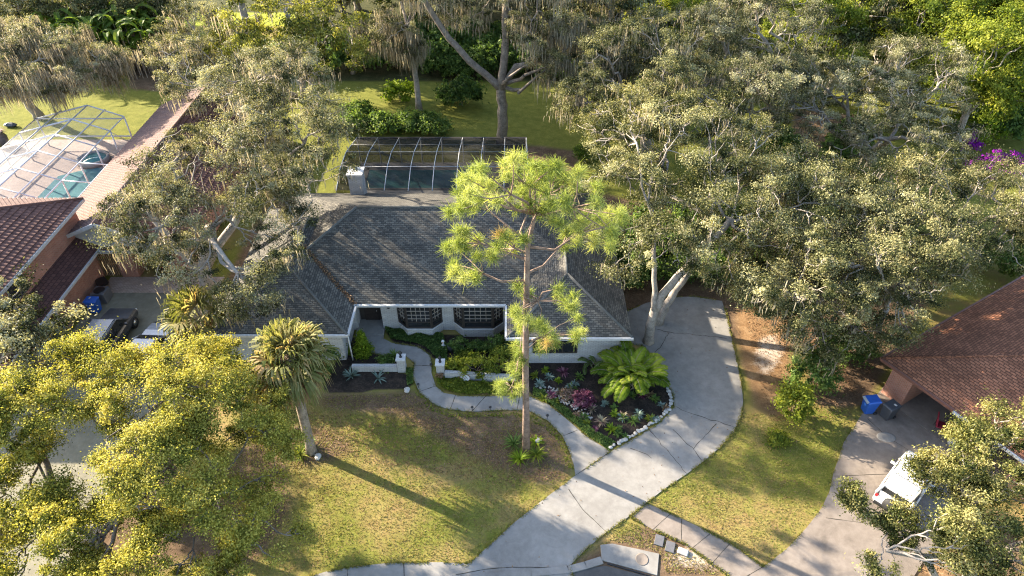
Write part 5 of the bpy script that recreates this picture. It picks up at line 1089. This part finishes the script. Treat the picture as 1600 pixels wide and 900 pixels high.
lantern("small black lantern on the left path pillar", (pl_[0], pl_[1], 1.085)); lantern("small black lantern on the right path pillar", (pr_[0], pr_[1], 1.085))
o = tag(MB().box((0, 0, .22), (2.7, .24, .45)).build("garden_wall", M['white_brick']), "low white brick planter wall left of the walkway", "wall"); o.location = (-8.16, 28.1, 0)
o = tag(MB().box((0, 0, .26), (4.2, .24, .52)).build("garden_wall", M['white_brick']), "low white brick wall right of the walkway behind pine", "wall"); o.location = (-1.85, 27.35, 0); o.rotation_euler.z = R(-5)
t = thing("oval_plaque", "white oval plaque with brown scroll mark leaning on low wall", "plaque", (-2.75, 27.22, .3)); t.rotation_euler = (R(62), 0, R(-5))
MB().lathe((0, 0, 0), [(.3, 0), (.3, .03), (.27, .04)], 24, 0, 1, .72).build("disc", M['white_paint'], t)
mk = MB()
mk.tube([(.3 * math.cos(a), .215 * math.sin(a), .035) for a in np.linspace(0, 6.283, 30)], .018, 5); mk.tube([(-.16, -.05, .045), (-.08, .07, .05), (0, -.04, .05), (.08, .07, .05), (.16, -.05, .045)], .016, 5)
mk.build("scroll", M['brown_mark'], t)
t = thing("garden_figure", "small white bird shaped garden figure below the bay windows", "ornament", P(693, 545)); MB().lathe((0, 0, 0), [(.12, 0), (.16, .1), (.15, .25), (.07, .4), (.06, .55), (.1, .62), (.09, .7), (.02, .75)], 12).build("body", M['figure'], t); MB().tube([(0, -.08, .66), (0, -.2, .63)], [.03, .008], 5).build("beak", M['terracotta'], t)
t = thing("garden_pot", "dark glazed pot beside the white garden figure", "pot", P(705, 548)); MB().lathe((0, 0, 0), [(.14, 0), (.22, .25), (.2, .4), (.23, .43), (.18, .43), (.16, .36)], 12).build("pot", M['bin_grey'], t); V, ti = blades(np.random.default_rng(7), 24, .5, .08, .9); V[:, 2] += .35; np_mesh("leaves", V, 4, M['shrub'], t, ti)
# path lights
pl0 = None
for px, py in [(654, 606), (738, 642), (766, 642), (855, 655), (674, 575)]:
    q = P(px, py)
    if pl0 is None:
        pl0 = thing("path_light", "small black path light at the walkway edge", "path light", q, 0, "path lights along the walkway")
        MB().tube([(0, 0, 0), (0, 0, .3)], .015, 6).build("stake", M['black'], pl0); MB().lathe((0, 0, .3), [(.03, 0), (.09, .02), (.08, .06), (.02, .09)], 10).build("head", M['black'], pl0)
    else: dup(pl0, q, 0)
# edging rocks
def rock(seed, m, name, label, cat, group, r=.13):
    bm = bmesh.new(); bmesh.ops.create_icosphere(bm, subdivisions=2, radius=r); rr = random.Random(seed); ph = [rr.uniform(0, 6) for _ in range(6)]
    for v in bm.verts: c = v.co / r; v.co *= 1 + .16 * math.sin(3 * c.x + ph[0]) + .14 * math.sin(4 * c.y + ph[1]) + .1 * math.sin(5 * c.z + ph[2]); v.co.z *= .7; v.co.x *= 1.25
    me = bpy.data.meshes.new(name); bm.to_mesh(me); bm.free(); return tag(link_mesh(name, me, m), label, cat, group)
rk = [rock(i, M['rock_white'], "edging_rock", "white edging rock in the row between dark bed and driveway", "rock", "edging rocks") for i in range(3)]
ep = PL([(955, 700), (972, 690), (988, 681), (1008, 669), (1029, 655), (1045, 640), (1050, 626), (1046, 612), (1040, 602)]); rs = random.Random(3); k = 0
for a, b in zip(ep, ep[1:]):
    n = max(1, round(math.dist(a, b) / .26))
    for i in range(n):
        f = i / n; loc = (a[0] + (b[0] - a[0]) * f + rs.uniform(-.05, .02), a[1] + (b[1] - a[1]) * f + rs.uniform(-.04, .04), .06); src = rk[k % 3]
        o = src if k < 3 else src.copy()
        if k >= 3: C.objects.link(o)
        s_ = rs.uniform(.5, 1.0); o.location = loc; o.rotation_euler = (rs.uniform(-.3, .3), rs.uniform(-.3, .3), rs.uniform(0, 6)); o.scale = (s_, s_, s_); k += 1
for (px, py), lab in zip([(636, 611), (497, 715), (841, 690)], ["lone white rock at the right end of the black mulch", "white stone at the foot of the palm", "white stones right of the pine base"]):
    o = rock(px, M['rock_white'], "garden_stone", lab, "rock", None, .17); o.location = (*P(px, py)[:2], .08)
# dark bed pebbles are part of the bed: shell pieces
rng = np.random.default_rng(9); bx_ = PL([(842, 600), (880, 610), (915, 640), (930, 660), (905, 645), (870, 625), (845, 612)]); xs_, ys_ = zip(*bx_); q = rng.random((900, 2)) * [max(xs_) - min(xs_), max(ys_) - min(ys_)] + [min(xs_), min(ys_)]; q = q[inpoly(q[:, 0], q[:, 1], bx_)][:120]
mb = MB()
for x, y in q: mb.lathe((x, y, 0), [(.05, 0), (.055, .04), (.02, .08)], 6, 0, rng.uniform(.6, 1.5), rng.uniform(.6, 1.5))
tag(mb.build("shell_pebbles", M['rock_white']), "scattered white shell pebbles in the dark corner bed", "pebbles", None, "stuff")
# rubble edging at lower left
mb = MB(); rng = np.random.default_rng(12)
st0 = [rock(40 + i, M['stone'], "kerb_stone", "rough grey stone in the curved row under the yellow trees", "rock", "rough stones under the yellow trees", .2) for i in range(2)]; k = 0
for a, b in zip(PL([(175, 770), (160, 800), (140, 825), (128, 850), (128, 880), (115, 905)]), PL([(160, 800), (140, 825), (128, 850), (128, 880), (115, 905), (100, 925)])):
    for i in range(3):
        f = i / 3; o = st0[k % 2] if k < 2 else st0[k % 2].copy()
        if k >= 2: C.objects.link(o)
        o.location = (a[0] + (b[0] - a[0]) * f, a[1] + (b[1] - a[1]) * f, .08); o.rotation_euler = (0, 0, k * 1.7); k += 1
# small things on the left lawn
t = thing("garden_urn", "round blue green garden urn at the left edge of pool lawn", "urn", P(6, 228)); MB().lathe((0, 0, 0), [(.3, 0), (.6, .5), (.62, .9), (.4, 1.25), (.45, 1.32), (.35, 1.3)], 14).build("urn", M['agave_glaze'] if 'agave_glaze' in M else M['bin_grey'], t); V, ti = blades(np.random.default_rng(8), 40, .9, .09, 1.0); V[:, 2] += 1.25; np_mesh("leaves", V, 4, M['purple'], t, ti)
o = rock(77, M['bin_grey'], "lawn_stone", "dark round stone on the sunny lawn left of pool cage", "rock", None, .38); o.location = (*P(18, 198)[:2], .2)

# ------------------------------------------------------------------ grass blades and fallen leaves
rng = np.random.default_rng(200)
lawn = PL([(380, 640), (520, 618), (640, 615), (690, 648), (800, 652), (865, 672), (893, 745), (800, 815), (735, 875), (690, 876), (560, 882), (400, 900), (300, 830)])
lawn2 = PL([(1160, 645), (1235, 650), (1340, 650), (1315, 692), (1298, 745), (1280, 795), (1225, 855), (1192, 882), (1150, 852), (1050, 802), (1015, 785), (1100, 725)])
lawn3 = PL([(905, 875), (985, 815), (1030, 838), (1110, 885), (1125, 898), (1040, 895), (1030, 862), (955, 845)])
out, ti = [], []
for pol, n in ((lawn, 60000), (lawn2, 34000), (lawn3, 7000)):
    xs_, ys_ = zip(*pol); q = rng.random((n, 2)) * [max(xs_) - min(xs_), max(ys_) - min(ys_)] + [min(xs_), min(ys_)]; q = q[inpoly(q[:, 0], q[:, 1], pol)]
    dens = .5 + .5 * np.sin(q[:, 0] * 1.3 + 1.7 * np.sin(q[:, 1] * .9)) * np.cos(q[:, 1] * 1.1 + np.sin(q[:, 0] * .7)); q = q[rng.random(len(q)) < .35 + .65 * dens]
    m = len(q); b = np.column_stack([q, np.zeros(m)]); th = rng.uniform(0, 6.283, m); hgt = rng.uniform(.03, .085, m); w = np.stack([np.cos(th), np.sin(th), 0 * th], 1) * rng.uniform(.012, .03, m)[:, None]
    tip = b + np.stack([rng.normal(size=m) * .05, rng.normal(size=m) * .05, hgt], 1); out.append(np.stack([b - w, b + w, tip], 1).reshape(-1, 3))
    ti.append(np.clip(rng.normal(.42, .25, m) + .25 * np.sin(q[:, 0] * .8) * np.cos(q[:, 1] * .9), 0, 1))
for pol, n in ((drive, 9000), (walk, 6000), (side_walk, 3500), (drive_r, 5000), (front_walk, 3000)):
    a_ = np.array(pol); b_ = np.roll(a_, -1, 0); L_ = np.linalg.norm(b_ - a_, axis=1); k_ = rng.choice(len(a_), n, p=L_ / L_.sum()); f_ = rng.random((n, 1)); q = a_[k_] + (b_ - a_)[k_] * f_ + rng.normal(size=(n, 2)) * .045
    wv = np.sin(q[:, 0] * 2.3) * np.cos(q[:, 1] * 1.9 + 1) + .5 * np.sin(q[:, 0] * 7 + q[:, 1] * 5); okm = (wv > -.35) & (q[:, 1] > 12) & ~inpoly(q[:, 0], q[:, 1], house_xy) & ((q[:, 0] < 19) | (q[:, 1] < 22))
    for other in (drive, walk, side_walk, drive_r, front_walk):
        if other is not pol: okm &= ~inpoly(q[:, 0], q[:, 1], other)
    q = q[okm]; m = len(q); b = np.column_stack([q, np.full(m, .02)]); th = rng.uniform(0, 6.283, m); w = np.stack([np.cos(th), np.sin(th), 0 * th], 1) * rng.uniform(.012, .03, m)[:, None]
    tip = b + np.stack([rng.normal(size=m) * .05, rng.normal(size=m) * .05, rng.uniform(.05, .12, m)], 1); out.append(np.stack([b - w, b + w, tip], 1).reshape(-1, 3)); ti.append(np.clip(rng.normal(.6, .25, m), 0, 1))
tag(np_mesh("grass", np.concatenate(out), 3, M['grass'], None, np.concatenate(ti)), "short patchy grass blades of the front lawns", "grass", None, "stuff")
lit = [PL([(440, 640), (700, 655), (890, 745), (800, 760), (560, 720)]), PL([(1160, 480), (1240, 480), (1370, 560), (1330, 650), (1200, 660)]), lawn, lawn2, drive, PL([(820, 230), (900, 240), (890, 280), (820, 260)])]
out, ti = [], []
for pol, n, z in zip(lit, (3200, 5000, 700, 350, 160, 500), (.02, .02, .05, .05, .055, .02)):
    xs_, ys_ = zip(*pol); q = rng.random((n * 2, 2)) * [max(xs_) - min(xs_), max(ys_) - min(ys_)] + [min(xs_), min(ys_)]; q = q[inpoly(q[:, 0], q[:, 1], pol)][:n]; m = len(q)
    out.append(leaf_quads(np.column_stack([q, z + rng.random(m) * .02]), unit(rng.normal(size=(m, 3)) * .25 + [0, 0, 1]), rng.uniform(.05, .12, m), rng)); ti.append(np.clip(rng.normal(.5, .25, m), 0, 1))
# leaves caught in the roof valley
f = rng.random(900); a_, b_ = np.array([-13.3, 34.8, 4.42]), np.array([-9.5, 31.0, 2.72]); q = a_ + (b_ - a_) * f[:, None] + rng.normal(size=(900, 3)) * [.09, .09, 0] + [0, 0, .06]
out.append(leaf_quads(q, unit(rng.normal(size=(900, 3)) * .5 + [0, 0, 1]), rng.uniform(.06, .13, 900), rng)); ti.append(rng.random(900))
tag(np_mesh("fallen_leaves", np.concatenate(out), 4, M['litter'], None, np.concatenate(ti)), "brown fallen leaves scattered over lawn, paving and roof valley", "leaves", None, "stuff")
